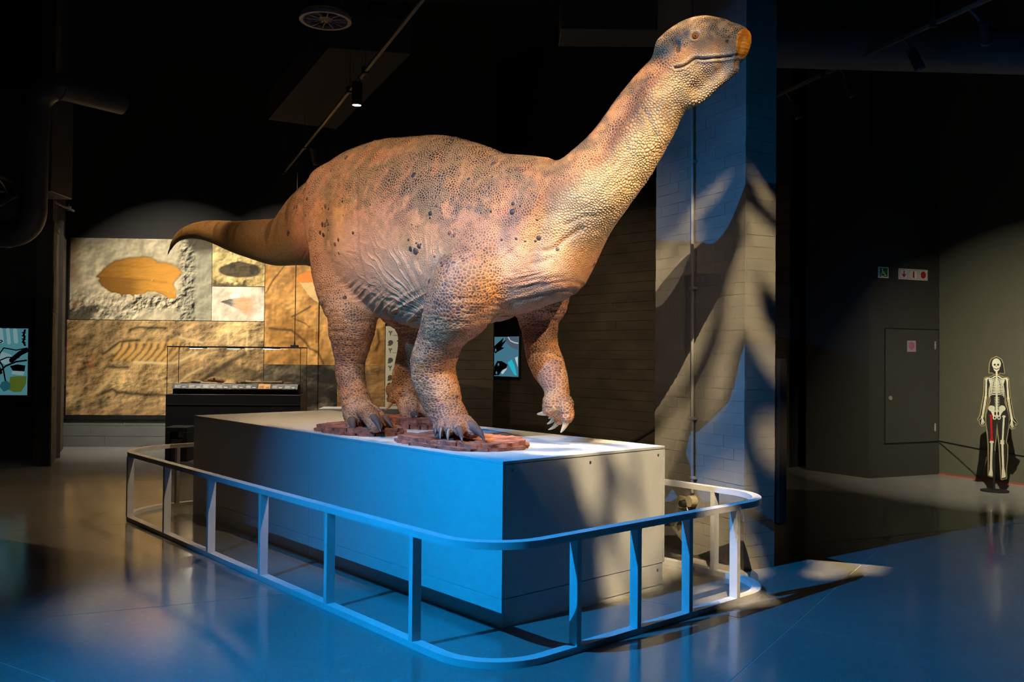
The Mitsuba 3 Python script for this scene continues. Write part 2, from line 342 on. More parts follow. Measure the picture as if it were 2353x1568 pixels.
track('black lighting track sloping across the upper right ceiling', (-1.75, 5.35, 4.5), (1.6, 3.95, 4.5), drops=(0.3, 0.7))
for t, lb in ((0.12, 'black spotlight nearest the column on the right track'), (0.36, 'second black spotlight from the column on the right track'), (0.60, 'third black spotlight from the column on the right track'), (0.8, 'black spotlight at the upper right end of the right track')):
    q = np.array([-1.75, 5.35, 4.5]) + t * np.array([3.35, -1.4, 0]); track_light('spotlight', lb, q + (0.1, 0.12, -0.28), ((-0.1, 8.6, 0.9) if t == 0.8 else q + (0.5, 0.7, -1.6)), None, 0.2, 0.045, q, 'spotlights on the right track')
k = thing('linear_spotlight', 'black linear lamp with a row of small LEDs at the right edge', 'lamp')
o = np.array([1.02, 8.40, 2.93])
ml = frame(o, (0.62, 0.68, 0.37)); put('housing', xf(bx((-0.03, -0.03, -0.03), (0.6, 0.03, 0.03), 0.01), ml), 'm_black', parent=k)
for i in range(5):
    key = put('led', xf(bx((0.08 + 0.05 * i, -0.036, -0.01), (0.105 + 0.05 * i, -0.03, 0.01)), ml), 'm_black', parent=k)
    scene[key]['emitter'] = {'type': 'area', 'sampling_weight': 0.15, 'radiance': {'type': 'rgb', 'value': [1.2, 1.3, 1.2]}}

# framing shutters of the two lamps above the viewer: their lower edge is trained on the plinth's near top edge
def shutter(label, at, p1, p2, dist=0.32, grow=0.12, height=0.3, side=-1):
    at, p1, p2 = np.array(at, float), np.array(p1, float), np.array(p2, float)
    a, b = at + (p1 - at) * (dist / np.linalg.norm(p1 - at)), at + (p2 - at) * (dist / np.linalg.norm(p2 - at))
    e = (b - a) / np.linalg.norm(b - a); a, b = a - grow * e, b + grow * e
    d = (a + b) / 2 - at; d /= np.linalg.norm(d); dn = np.cross(e, d); dn /= np.linalg.norm(dn); dn = dn * side * np.sign(dn[2])
    k = thing('lamp_shutter', label, 'lamp shutter'); t = 0.0015 * d
    v = np.array([q + s_ * t for s_ in (-1, 1) for q in (a, b, b + height * dn, a + height * dn)])
    put('blade', trimesh.convex.convex_hull(v), 'm_black_soft', parent=k)
    put('arm', tube([(a + b) / 2 + height * dn, at - 0.1 * d + 0.12 * dn, at - 0.2 * d], 0.006, 6), 'm_black_soft', parent=k)
shutter('black framing blade under the lamp above the viewer', FLANK_AT, (-4.9, 0.13, 0.98), (0.6, 0.13, 0.98))
shutter('black framing blade under the lamp left above the barrier', RUMP_AT, (-4.9, 0.10, 0.98), (-0.6, 0.10, 0.98))

# pattern projector: a small bulb in a tube behind a perforated plate (dappled light on the column and the plinth's end)
k = thing('pattern_projector', 'black pattern projector above the photo, throwing dappled light on the column', 'spotlight')
gd = GOBO_DIR / np.linalg.norm(GOBO_DIR); GM = frame(GOBO_AT, np.cross(gd, (0.2, 0.1, 1.0)), gd)
rg = np.random.default_rng(23); holes = []
for i in range(95):
    a_, r_g = rg.uniform(0, 6.283), 0.030 * math.sqrt(rg.uniform(0, 1)); e_ = affinity.scale(Point(0, 0).buffer(1.0, 8), rg.uniform(0.0018, 0.0052), rg.uniform(0.0012, 0.0028))
    holes.append(affinity.translate(affinity.rotate(e_, rg.uniform(0, 180)), r_g * math.cos(a_), r_g * math.sin(a_)))
plate = Point(0, 0).buffer(0.06, 32).difference(shapely.unary_union(holes).intersection(Point(0, 0).buffer(0.027, 32)))
put('pattern_plate', xf(extr(plate, 0.115, 0.116), GM), 'm_black_soft', parent=k)
put('tube', xf(cat([trimesh.creation.annulus(0.058, 0.062, 0.25, transform=trimesh.transformations.translation_matrix((0, 0, 0.0)))]), GM), 'm_black_soft', 40, k)
put('back', xf(cyl((0, 0, -0.127), (0, 0, -0.12), 0.062, 24), GM), 'm_black_soft', 40, k)
kb = numbered(k + '__bulb'); GI = 118.0
scene[kb] = {'type': 'sphere', 'center': GOBO_AT.tolist(), 'radius': 0.0014, 'bsdf': {'type': 'ref', 'id': 'm_black'}, 'emitter': {'type': 'area', 'sampling_weight': 5.0, 'radiance': {'type': 'rgb', 'value': [float(c * GI / (math.pi * 0.0014 ** 2)) for c in (1.0, 0.75, 0.43)]}}}

# round ventilation duct at upper left
def dpt(u, z, d=4.4): q = m2(u, d); return np.array([q[0], q[1], z])
def arc(c, r, a0, a1, n=9): return [(c[0] + r * math.cos(a), c[1] + r * math.sin(a)) for a in np.radians(np.linspace(a0, a1, n))]
sc = 0.735
U = lambda px_u: px_u
path = [dpt(1.50, 4.72, 4.4 - 0.6), dpt(1.02, 4.72), *[dpt(u, z) for u, z in arc((1.02, 4.44), 0.28, 90, 180)], dpt(0.72, 3.6), *[dpt(u, z) for u, z in arc((0.44, 3.24), 0.28, 0, -90)], dpt(-0.80, 2.96), *[dpt(u, z) for u, z in arc((-0.82, 2.68), 0.28, 90, 180)], dpt(-1.10, 2.42)]
k = thing('ventilation_duct', 'large round dark duct bending above the mural at upper left', 'duct')
put('pipe', tube(path, 0.155, 28), 'm_duct', 50, k)
for i in (1, 10, 11, 20, 21, 30):
    q = path[i]; t = path[min(i + 1, len(path) - 1)] - path[i - 1]; t /= np.linalg.norm(t)
    put('seam', cyl(q - 0.012 * t, q + 0.012 * t, 0.162, 28), 'm_duct', 50, k)
# rectangular hung ducts and boxes (dim)
def zat(px, py, z):
    pass
k = thing('ceiling_duct', 'flat rectangular duct under the ceiling beside the long track', 'duct')
P4 = [np.array(q) for q in ((-4.93, 1.58), (-4.46, 2.38), (-8.06, 3.48), (-8.27, 2.46))]
put('casing', extr(Polygon(P4), 5.05, 5.45), 'm_ceiling', parent=k)
k = thing('ceiling_duct', 'round duct lit from below at the upper right of the hall', 'duct')
put('pipe', tube([(-0.95, 3.95, 4.62), (0.72, 6.1, 4.62), (2.6, 8.5, 4.62)], 0.21, 28), prin((0.22, 0.21, 0.19), 0.6), 50, k)
k = thing('ceiling_duct', 'grey rectangular duct just left of the column top', 'duct')
put('casing', xf(bx((0, -0.25, 4.95), (3.2, 0.25, 5.3), 0.01), frame((-2.75, 3.1, 0), (0.66, 0.75, 0))), 'm_duct', parent=k)
k = thing('ventilation_box', 'dark stepped ventilation box left of the round duct', 'ventilation box')
put('casing', xf(bx((-1.1, -0.5, 3.78), (-0.31, 0.0, 4.35), 0.01), frame(dpt(0.2, 0, 3.2), (*EM, 0))), 'm_duct', parent=k)
put('upper_casing', xf(bx((-0.3, -0.5, 3.6), (0.40, 0.1, 4.9), 0.01), frame(dpt(0.2, 0, 3.2), (*EM, 0))), 'm_duct', parent=k)

# ================================================================== plinth
L, WD, H = 4.66, 1.484, 0.973
k = thing('plinth', 'large grey painted plinth carrying the dinosaur', 'plinth')
put('body', bx((-L + 0.004, 0.004, 0.02), (-0.012, WD - 0.004, H - 0.016)), 'm_plinth', parent=k)
put('top_panel', bx((-L, 0, H - 0.017), (0, WD, H), 0.0015), 'm_plinth', parent=k)
seam = -2.325; g = 0.0022
for x0, x1 in ((-L, seam - g), (seam + g, 0.0)):
    put('side_panel', bx((x0, 0.0, 0.170), (x1, 0.016, H - 0.0175)), 'm_plinth', parent=k)
    put('kick_panel', bx((x0, 0.0, 0.022), (x1, 0.016, 0.1655)), 'm_plinth', parent=k)
    put('side_panel', bx((x0, WD - 0.016, 0.170), (x1, WD, H - 0.0175)), 'm_plinth', parent=k)
ep = put('end_panel', bx((-0.013, 0.0185, 0.170), (0.0, WD - 0.0185, H - 0.021)), 'm_plinth', parent=k)
kp = put('kick_panel', bx((-0.013, 0.0185, 0.022), (0.0, WD - 0.0185, 0.1655)), 'm_plinth', parent=k)
put('end_panel', bx((-L, 0.0185, 0.022), (-L + 0.013, WD - 0.0185, H - 0.021)), 'm_plinth', parent=k)
put('plinth_foot', bx((-L + 0.004, 0.003, 0.0), (-0.003, WD - 0.004, 0.021)), 'm_plinth', parent=k)
scr = mikit.ply(cat([cyl((0, 0, 0), (0.003, 0, 0), 0.0085, 14), cyl((0.003, 0, 0), (0.0035, 0, 0), 0.004, 8)]), 'm_screw')
for y, z in ((0.075, 0.915), (0.735, 0.915), (1.41, 0.915), (0.075, 0.125), (1.41, 0.125)):
    put_dict('screw', {**scr, 'to_world': T().translate([0.0, y, z])}, ep if z > 0.5 else kp)
k = thing('label_card', 'small clear label card lying on the plinth between the rocks', 'label')
put('sheet', xf(bx((-0.105, -0.035, H), (0.105, 0.035, H + 0.004), 0.001), trimesh.transformations.translation_matrix((-1.40, 0.055, 0)) @ trimesh.transformations.rotation_matrix(0.15, (0, 0, 1))), prin((0.45, 0.5, 0.55), 0.15, 0.6), parent=k)
put('print', xf(bx((-0.03, -0.02, H + 0.004), (0.05, 0.02, H + 0.0046)), trimesh.transformations.translation_matrix((-1.40, 0.055, 0)) @ trimesh.transformations.rotation_matrix(0.15, (0, 0, 1))), 'm_white', parent=k)

# ================================================================== barrier
k = thing('barrier', 'low grey metal barrier with rounded corners around the plinth', 'barrier')
X0, X1, Y0, Y1, RW = -5.27, 0.58, -0.60, 2.07, 0.062
def rrect(x0, y0, x1, y1, rl, rr, n=28):
    def a(cx, cy, r, s): return [(cx + r * math.cos(t), cy + r * math.sin(t)) for t in np.radians(np.linspace(s, s + 90, n))]
    return Polygon(a(x1 - rr, y1 - rr, rr, 0) + a(x0 + rl, y1 - rl, rl, 90) + a(x0 + rl, y0 + rl, rl, 180) + a(x1 - rr, y0 + rr, rr, 270))
RL, RR = 0.62, 0.41
ring = rrect(X0, Y0, X1, Y1, RL, RR).difference(rrect(X0 + RW, Y0 + RW, X1 - RW, Y1 - RW, RL - RW, RR - RW))
def ringmesh(z0, z1):
    m = extr(ring, z0 + 0.002, z1 - 0.002); return m
put('bottom_rail', extr(ring, 0.0, 0.036), 'm_rail', 30, k)
put('top_rail', extr(ring, 0.604, 0.642), 'm_rail', 30, k)
def post(x0, y0, x1, y1): put('post', bx((x0, y0, 0.036), (x1, y1, 0.604), 0.0015), 'm_rail', parent=k)
for x in (-4.765, -3.808, -2.858, -1.941, -1.012, -0.083):
    post(x, Y0 + 0.001, x + 0.035, Y0 + RW - 0.001)
for x in (-4.72, -3.76, -2.80, -1.86, -0.93, 0.0):
    post(x, Y1 - RW + 0.001, x + 0.035, Y1 - 0.001)
for y in (0.036, 0.529, 1.008, 1.506):
    post(X1 - RW + 0.001, y, X1 - 0.001, y + 0.035)
for y in (0.04, 0.53, 1.01, 1.47):
    post(X0 + 0.001, y, X0 + RW - 0.001, y + 0.035)

# ================================================================== rocks under the feet
def rock(label, poly, h, seed):
    k = thing('rock_slab', label, 'rock', 'stone slabs under the dinosaur feet'); rng = np.random.default_rng(seed); c = np.mean(poly, axis=0)
    base = spline2(poly, 64); nl = 2
    for li in range(nl):
        ring_ = base + rng.normal(0, 0.012, base.shape)
        ang = np.arctan2(*(base - c).T[::-1]); cutn = 9 if li == 0 else 7; off = rng.uniform(0, 6.28)
        P = Polygon(c + (ring_ - c) * (1.0 - 0.05 * li)).buffer(0)
        z0, z1 = H - 0.004 + h * 0.45 * li, H + h * (0.48 + 0.52 * li)
        cells = [P]
        for j in range(cutn):
            t = off + j * 6.283 / cutn + rng.uniform(-0.2, 0.2); q = c + rng.normal(0, 0.04, 2)
            inner = q + 0.16 * np.array([math.cos(t), math.sin(t)]) * rng.uniform(0.5, 1.6)
            ln = LineString([inner, q + 2 * np.array([math.cos(t + rng.uniform(-0.15, 0.15)), math.sin(t)])]).buffer(0.0035 + 0.003 * rng.random())
            cells = [P.difference(ln)] if j == 0 else [cells[0].difference(ln)]
        m = extr(cells[0].buffer(0), z0, z1)
        m = m.subdivide_to_size(0.03, max_iter=12); v = m.vertices.copy()
        nn = meshkit.fbm(v * [14, 14, 30], 4, seed) - 0.5; n2 = meshkit.fbm(v * [30, 30, 8], 3, seed + 3) - 0.5
        out = v[:, :2] - c; out /= np.linalg.norm(out, axis=1, keepdims=True) + 1e-9
        side = np.clip((v[:, 2] - H) / h, 0, 1)
        v[:, :2] += out * (0.03 * nn[:, None] + 0.012 * np.sign(n2)[:, None] * np.sqrt(np.abs(n2))[:, None]); v[:, 2] += (0.022 * (meshkit.fbm(v * [11, 11, 3], 3, seed + 9) - 0.5) + 0.012 * n2) * side
        t = np.clip(0.5 + 1.6 * nn + 0.9 * n2, 0, 1)[:, None]
        col = lin(96, 58, 50) * (1 - t) + lin(158, 108, 92) * t
        put('layer', trimesh.Trimesh(v, m.faces, process=False), 'm_rock', False, k, color=col)
rock('red-brown layered stone slab under the near hind foot', [(-2.47, .13), (-2.2, .085), (-1.9, .11), (-1.70, .30), (-1.78, .52), (-2.05, .62), (-2.4, .58), (-2.58, .35)], 0.052, 3)
rock('largest red-brown stone slab under the near front foot', [(-1.36, .17), (-1.05, .10), (-.75, .10), (-.50, .18), (-.40, .42), (-.52, .68), (-.80, .76), (-1.15, .62), (-1.42, .42)], 0.050, 5)
rock('red-brown stone slab under the far hind foot', [(-2.62, .86), (-2.3, .80), (-2.02, .85), (-1.95, 1.1), (-2.15, 1.3), (-2.5, 1.32), (-2.75, 1.1)], 0.085, 8)

# ================================================================== fossil mural (flat prints)
def grid_panel(key, label, w, h, M, colfn, step=0.0125, thick=0.012):
    nx, ny = max(2, int(w / step)), max(2, int(h / step))
    xs, zs = np.linspace(0, w, nx), np.linspace(0, h, ny)
    X, Zz = np.meshgrid(xs, zs); v = np.stack([X.ravel(), np.full(X.size, -thick), Zz.ravel()], 1)
    i = (np.arange(ny - 1)[:, None] * nx + np.arange(nx - 1)[None]).ravel()
    f = np.vstack([np.stack([i, i + 1, i + nx + 1], 1), np.stack([i, i + nx + 1, i + nx], 1)])
    col = colfn(X.ravel() / w, 1 - Zz.ravel() / h, X.ravel(), Zz.ravel())
    b = bx((0, -thick + 0.0015, 0), (w, 0, h))
    k = thing(key, label, 'wall picture', 'fossil photos of the mural')
    put('print', xf(trimesh.Trimesh(v, f, process=False), M), 'm_print', False, k, color=np.clip(col, 0, 1))
    put('backing', xf(b, M), 'm_black', parent=k)
    return k
def n2(x, y, s, o=4, seed=0): return meshkit.fbm(np.stack([x * s, y * s, np.full_like(x, 3.7 + seed)], -1), o, seed)
def warp(x, y, s, a, seed): return x + a * (n2(x, y, s, 3, seed) - 0.5), y + a * (n2(x, y, s, 3, seed + 5) - 0.5)
def emb(x, y, s, seed, d=0.02, o=4):          # relief shading as photographed in the printed picture
    return np.clip((n2(x, y, s, o, seed) - n2(x + d, y - d, s, o, seed)) * 5.0 + 0.5, 0, 1)
def mixc(a, b, t): return a * (1 - t[:, None]) + b * t[:, None]
def ss(a, b, x): t = np.clip((x - a) / (b - a), 0, 1); return t * t * (3 - 2 * t)
def dline(x, y, pts): return shapely.distance(LineString(pts), shapely.points(x, y))
def inpoly(x, y, pts): return shapely.contains_xy(Polygon(pts), x, y)
def leaf_col(s, t, X, Y):
    zx, zy = 55 + s * 1215, 95 + t * 620
    wx, wy = warp(zx, zy, 1 / 90, 26, 1)
    e = emb(X, Y, 7, 3, 0.03, 5); e2 = emb(X, Y, 16, 4, 0.012, 3)
    col = mixc(lin(176, 164, 134)[None], lin(206, 192, 158)[None], ss(0.3, 0.7, n2(X, Y, 3, 4, 2)))
    grey = ss(930, 1120, wx + 0.15 * (zy - 300)); col = mixc(col, lin(128, 126, 106)[None], grey * 0.85)
    rough = np.clip(ss(950, 1040, wx) * (1 - ss(1090, 1160, wx)) + ss(500, 560, wy) * (1 - ss(600, 680, wy)) * ss(560, 640, wx) * (1 - ss(1050, 1150, wx)) + 0.6 * ss(430, 600, wy) * (1 - ss(600, 700, wx)), 0, 1)
    col = col * (1 - 0.25 * rough[:, None] + 1.7 * rough[:, None] * (e2 - 0.5)[:, None] + 0.45 * (e - 0.5)[:, None])
    dark = ss(0.5, 0.62, n2(X, Y, 5, 4, 8) + 0.35 * ss(560, 700, wy) * (1 - ss(180, 330, wx)) + 0.12 * ss(600, 700, wy) * (1 - ss(500, 700, wx)) - 0.12)
    dark = dark * np.clip(ss(480, 560, wy) * (1 - ss(420, 560, wx)), 0, 1)
    col = mixc(col, lin(40, 38, 28)[None], 0.85 * dark)
    tr = ss(0, 60, wx - 1000 - 0.9 * (wy - 90)) * (1 - ss(150, 230, wy)); col = mixc(col, lin(62, 52, 34)[None], 0.9 * tr)
    col = mixc(col, lin(150, 104, 66)[None], 0.6 * (1 - ss(80, 190, wx)) * ss(0.45, 0.6, n2(X, Y, 4, 3, 12)))
    LP = [(280, 390), (340, 330), (430, 270), (560, 240), (700, 230), (750, 240), (800, 270), (880, 275), (960, 300), (1015, 352), (965, 400), (935, 440), (968, 490), (960, 547), (900, 548), (850, 520), (790, 500), (720, 495), (690, 515), (610, 520), (600, 540), (570, 520), (520, 520), (500, 540), (480, 515), (400, 505), (330, 460), (300, 420), (312, 400)]
    ins = inpoly(zx, zy, LP); edge = dline(zx, zy, LP + LP[:1])
    vein = np.exp(-(dline(zx, zy, [(290, 395), (480, 400), (700, 410), (880, 425)]) / 9) ** 2)
    stria = n2(zx / 60, (zy - 400) / 7 / (0.4 + zx / 1000), 1.0, 3, 21)
    lc = mixc(lin(128, 86, 30)[None], lin(196, 138, 52)[None], np.clip(0.15 + 0.75 * ss(350, 900, zx) + 0.6 * (stria - 0.5) - 0.35 * ss(390, 430, zy) * (1 - ss(560, 700, zx)) - 0.3 * vein, 0, 1))
    lc = lc * (0.75 + 0.25 * ss(0, 14, edge))[:, None]
    lc = mixc(lc, lin(214, 196, 150)[None], (ss(0.80, 0.86, n2(X, Y, 15, 2, 30)) * ss(560, 700, zx)))
    sh = np.exp(-(edge / 10) ** 2) * (~ins) * ss(0, 40, 500 - zy)
    col = col * (1 - 0.5 * sh[:, None])
    return np.where(ins[:, None], lc, col)
def skeleton_col(s, t, X, Y):
    zx, zy = 30 + s * 1675, 700 + t * 845
    wx, wy = warp(zx, zy, 1 / 120, 40, 3)
    e, e2 = emb(X, Y, 4, 13, 0.04, 5), emb(X, Y * 1.7, 11, 14, 0.014, 4)
    col = mixc(lin(146, 116, 74)[None], lin(198, 166, 112)[None], ss(0.3, 0.7, n2(X, Y, 2.2, 4, 15)))
    col = mixc(col, lin(112, 92, 66)[None], 0.55 * ss(0.52, 0.66, n2(X, Y, 1.6, 3, 16)))
    col = mixc(col, lin(150, 84, 40)[None], 0.55 * ss(0.58, 0.7, n2(X, Y, 3.4, 3, 17)) * (1 - ss(250, 420, zx)))
    col = col * (0.95 + 0.95 * (e - 0.5) + 0.75 * (e2 - 0.5))[:, None]
    for i in range(9):                            # upper row of broad ribs
        x0 = 470 + i * 62
        d = dline(wx, wy, [(x0, 905 - 2 * i), (x0 - 10, 950), (x0 - 45, 1000), (x0 - 95, 1052)]) if i > 0 else dline(wx, wy, [(480, 900), (455, 960)])
        on = np.exp(-(d / 17) ** 2); dk = np.exp(-((dline(wx, wy, [(x0 + 24, 915), (x0 + 14, 960), (x0 - 20, 1010), (x0 - 66, 1060)])) / 9) ** 2)
        col = mixc(col, lin(206, 158, 80)[None], 0.85 * on); col = mixc(col, lin(84, 52, 22)[None], 0.8 * dk)
    for i in range(6):
        x0 = 960 + i * 38; col = mixc(col, lin(96, 60, 26)[None], 0.7 * np.exp(-(dline(wx, wy, [(x0, 895), (x0 - 18, 950)]) / 7) ** 2))
    for i in range(24):                           # fine lower ribs
        x0 = 570 + i * 16; col = mixc(col, lin(118, 82, 36)[None], 0.55 * np.exp(-(dline(zx, zy, [(x0, 1098), (x0 + 8, 1180)]) / 3.6) ** 2))
    sp = np.exp(-(dline(zx, zy, [(600, 1072), (880, 1080), (940, 1076), (1010, 1050), (1130, 985)]) / 12) ** 2); col = mixc(col, lin(226, 198, 142)[None], 0.9 * sp)
    for pts, wd in ((((330, 1000), (400, 960), (470, 900), (640, 880)), 11), (((300, 1370), (420, 1320), (470, 1350), (620, 1350), (870, 1365)), 15), (((560, 790), (640, 760), (860, 770)), 12), (((1180, 1240), (1300, 1160), (1420, 1060), (1540, 985)), 26), (((380, 1110), (470, 1130), (560, 1120)), 13), (((1440, 1330), (1560, 1250), (1700, 1180)), 16)):
        col = mixc(col, lin(44, 34, 22)[None], 0.85 * np.exp(-(dline(wx, wy, pts) / wd) ** 2))
    for pts, wd in ((((300, 1350), (380, 1240), (430, 1170)), 16), (((930, 1300), (1060, 1190), (1180, 1120)), 10), (((1390, 735), (1400, 900)), 14), (((1565, 820), (1550, 960)), 8), (((980, 850), (1100, 860), (1180, 890)), 12), (((1100, 1040), (1300, 960)), 9)):
        col = mixc(col, lin(214, 186, 132)[None], 0.75 * np.exp(-(dline(wx, wy, pts) / wd) ** 2))
    dk = ss(1100, 1400, wx) * ss(1000, 1120, wy) * ss(0.42, 0.6, n2(X, Y, 3.0, 4, 24)); col = mixc(col, lin(58, 48, 36)[None], 0.75 * dk)
    low = ss(1360, 1400, wy); col = mixc(col, col * 1.12 + 0.02, low)
    return col
def small_dark_col(s, t, X, Y):
    e = emb(X, Y, 9, 41, 0.02, 4)
    col = mixc(lin(150, 128, 76)[None], lin(206, 184, 124)[None], ss(0.3, 0.7, n2(X, Y, 5, 4, 42))) * (0.55 + 0.9 * e)[:, None]
    ws, wt = warp(s, t, 4, 0.10, 43)
    r = np.hypot((ws - 0.52) / 0.43, (wt - 0.62) / 0.19); col = mixc(col, lin(70, 60, 38)[None] * (0.7 + 0.7 * emb(X, Y * 2, 6, 44, 0.03, 3))[:, None], 1 - ss(0.88, 1.02, r))
    return mixc(col, lin(40, 34, 22)[None], 0.8 * ss(0.62, 0.7, n2(X, Y, 6, 4, 45)))
def feather_col(s, t, X, Y):
    col = mixc(lin(186, 172, 148)[None], lin(222, 210, 190)[None], ss(0.3, 0.7, n2(X, Y, 5, 4, 51))) * (0.85 + 0.3 * emb(X, Y, 9, 52, 0.02, 4))[:, None]
    zx, zy = 1265 + s * 445, 455 + t * 280; dx, dy = zx - 1330, zy - 580; a = np.arctan2(dy, dx); r = np.hypot(dx, dy)
    fan = (1 - ss(0.24, 0.34, np.abs(a + 0.02 - 0.0006 * r))) * ss(2, 20, r)
    barb = n2(a * 26, r / 120, 1.0, 3, 53)
    col = mixc(col, lin(52, 48, 46)[None], fan * (1 - ss(90, 170, r)) * (0.45 + 0.75 * barb)); col = mixc(col, lin(186, 130, 74)[None], 0.75 * fan * ss(100, 150, r) * (1 - ss(230, 330, r)) * (0.4 + barb))
    col = mixc(col, lin(60, 48, 36)[None], 0.8 * ss(0.60, 0.68, n2(X, Y, 9, 4, 54)) * ss(0.55, 0.8, s) * ss(0.45, 0.7, t) + 0.7 * (1 - ss(0, 0.25, np.hypot(s - 1, t))))
    return col
def tan_col(s, t, X, Y):
    zx, zy = 115 + s * 1085, 40 + t * 1055
    wx, wy = warp(zx, zy, 1 / 60, 16, 61)
    col = mixc(lin(148, 104, 48)[None], lin(196, 146, 80)[None], ss(0.3, 0.7, n2(X, Y, 4, 4, 62))) * (0.68 + 0.64 * emb(X, Y, 6, 63, 0.03, 5))[:, None]
    for pts, wd in ((((330, 40), (300, 240), (210, 350), (120, 490)), 7), (((355, 690), (430, 655), (520, 605)), 8), (((370, 705), (470, 740), (515, 775)), 5), (((160, 790), (350, 800), (460, 880), (525, 960), (600, 990), (650, 1090)), 11), (((1130, 790), (1150, 900), (1120, 960)), 12)):
        col = mixc(col, lin(58, 38, 20)[None], 0.85 * np.exp(-(dline(wx, wy, pts) / wd) ** 2))
    cream = inpoly(wx, wy, [(430, 405), (560, 400), (760, 420), (800, 620), (640, 600), (520, 520)]); col = mixc(col, lin(222, 186, 128)[None], 0.7 * cream)
    ob = inpoly(wx, wy, [(385, 392), (420, 335), (500, 300), (620, 290), (720, 330), (740, 400), (560, 395)]); col = mixc(col, lin(206, 112, 38)[None], 0.85 * ob)
    return mixc(col, lin(120, 72, 34)[None], 0.7 * inpoly(wx, wy, [(350, 270), (400, 265), (395, 320), (350, 330)]) + 0.7 * inpoly(wx, wy, [(570, 820), (605, 810), (600, 910), (570, 910)]))
def dark_rock_col(s, t, X, Y):
    e = emb(X, Y * 1.5, 6, 71, 0.03, 5)
    col = mixc(lin(30, 27, 22)[None], lin(98, 88, 68)[None], ss(0.35, 0.7, n2(X, Y * 2, 4, 4, 72))) * (0.5 + 1.0 * e)[:, None]
    return mixc(col, lin(18, 17, 15)[None], 0.8 * np.exp(-((t - 0.5 - 0.1 * (s - 0.5)) / 0.16) ** 2))
def brown_rock_col(s, t, X, Y):
    col = mixc(lin(112, 80, 46)[None], lin(160, 122, 74)[None], ss(0.3, 0.7, n2(X, Y, 4, 4, 81))) * (0.7 + 0.6 * emb(X, Y * 2, 7, 82, 0.03, 4))[:, None]
    r = np.hypot(s - 0.45, (t - 0.25) * 1.0); col = mixc(col, lin(72, 54, 36)[None], 0.6 * (1 - ss(0.18, 0.3, r)))
    return mixc(col, lin(140, 64, 36)[None], 0.4 * ss(0.55, 0.7, n2(X, Y * 5, 3, 3, 83)) * ss(0.45, 0.6, t))
def mpanel(u, z): return frame((*m2(u, 0.03), z), (*EM, 0))
G = 0.004
grid_panel('fossil_photo', 'mural photo of a brown leaf-shaped fossil on pale stone, top left', 2.325 - G, 1.36, mpanel(-0.765, 2.115 + G), leaf_col)
grid_panel('fossil_photo', 'small mural photo of a dark oval fossil in yellowish rock below the tail', 0.875 - G, 0.72, mpanel(1.562, 2.70 + G), small_dark_col)
grid_panel('fossil_photo', 'small whitish mural photo of a dark feather-like fossil', 0.875 - G, 0.58 - G, mpanel(1.562, 2.115 + G), feather_col)
grid_panel('fossil_photo', 'tall ochre mural photo of cracked rock with an orange patch behind the hind leg', 2.02 - G, 2.10, mpanel(2.442, 1.39 + G), tan_col)
grid_panel('fossil_photo', 'largest mural photo, ribs and spine of a fossil skeleton in tan stone', 3.235 - G, 1.58, mpanel(-0.80, 0.53), skeleton_col)
grid_panel('fossil_photo', 'nearly black mural photo of layered rock right of the display case', 1.22 - G, 0.86, mpanel(2.442, 0.53), dark_rock_col)
grid_panel('fossil_photo', 'brown mural photo of banded rock behind the two hind legs', 0.80 - G, 0.86, mpanel(3.664, 0.53), brown_rock_col)
k = thing('mural_frame', 'thin black frame edging the fossil mural', 'frame')
put('edge', xf(bx((-0.86, -0.06, 0.46), (-0.805, 0.0, 3.55)), frame((*m2(0, 0.0), 0), (*EM, 0))), 'm_black', parent=k)
put('edge', xf(bx((-0.86, -0.06, 0.46), (4.46, 0.0, 0.525)), frame((*m2(0, 0.0), 0), (*EM, 0))), 'm_black', parent=k)
k = thing('wall_box', 'small dark box mounted at the left edge of the mural', 'box')
put('casing', xf(bx((-0.98, -0.22, 1.02), (-0.80, -0.03, 1.66), 0.01), frame((*m2(0, 0.0), 0), (*EM, 0))), prin(lin(40, 28, 30), 0.6), parent=k)

# ---- text board right of the mural
k = thing('text_board', 'tall pale board with nine rows of small icons and text behind the far hind leg', 'sign')
MB = frame((*m2(4.468, 0.03), 0), (*EM, 0))
put('board', xf(bx((0, -0.02, 0.62), (0.62, 0.0, 2.06), 0.003), MB), prin(lin(196, 190, 168), 0.6), parent=k)
rows = []
for i in range(9):
    z = 1.93 - i * 0.148
    def P(x0, x1, a, b): rows.append(bx((x0, -0.0225, z + a), (x1, -0.0195, z + b)))
    if i % 2 == 0:
        P(0.05, 0.075, 0.03, 0.05); P(0.085, 0.11, 0.03, 0.05); P(0.066, 0.094, 0.01, 0.03); P(0.074, 0.086, -0.03, 0.012); P(0.12, 0.33, -0.028, -0.02); P(0.36, 0.40, 0.035, 0.045); P(0.375, 0.387, -0.03, 0.04); P(0.36, 0.40, -0.035, -0.025); P(0.42, 0.55, 0.0, 0.012); P(0.42, 0.52, -0.024, -0.014)
    else:
        rows.append(xf(cat([cyl((0.085, -0.0225, z), (0.085, -0.0195, z), 0.042, 20)]), np.eye(4))); P(0.04, 0.09, -0.055, -0.03)
        P(0.19, 0.21, 0.02, 0.04); P(0.225, 0.245, 0.02, 0.04); P(0.205, 0.23, -0.03, 0.025); P(0.26, 0.34, 0.016, 0.024); P(0.26, 0.36, -0.004, 0.004); P(0.26, 0.33, -0.024, -0.016); P(0.40, 0.55, 0.0, 0.012)
put('lettering', xf(cat(rows), MB), prin(lin(70, 66, 60), 0.6), parent=k)
labels[k + '__lettering'] = {'label': 'dark grey icons and lines of text', 'kind': 'stuff'}

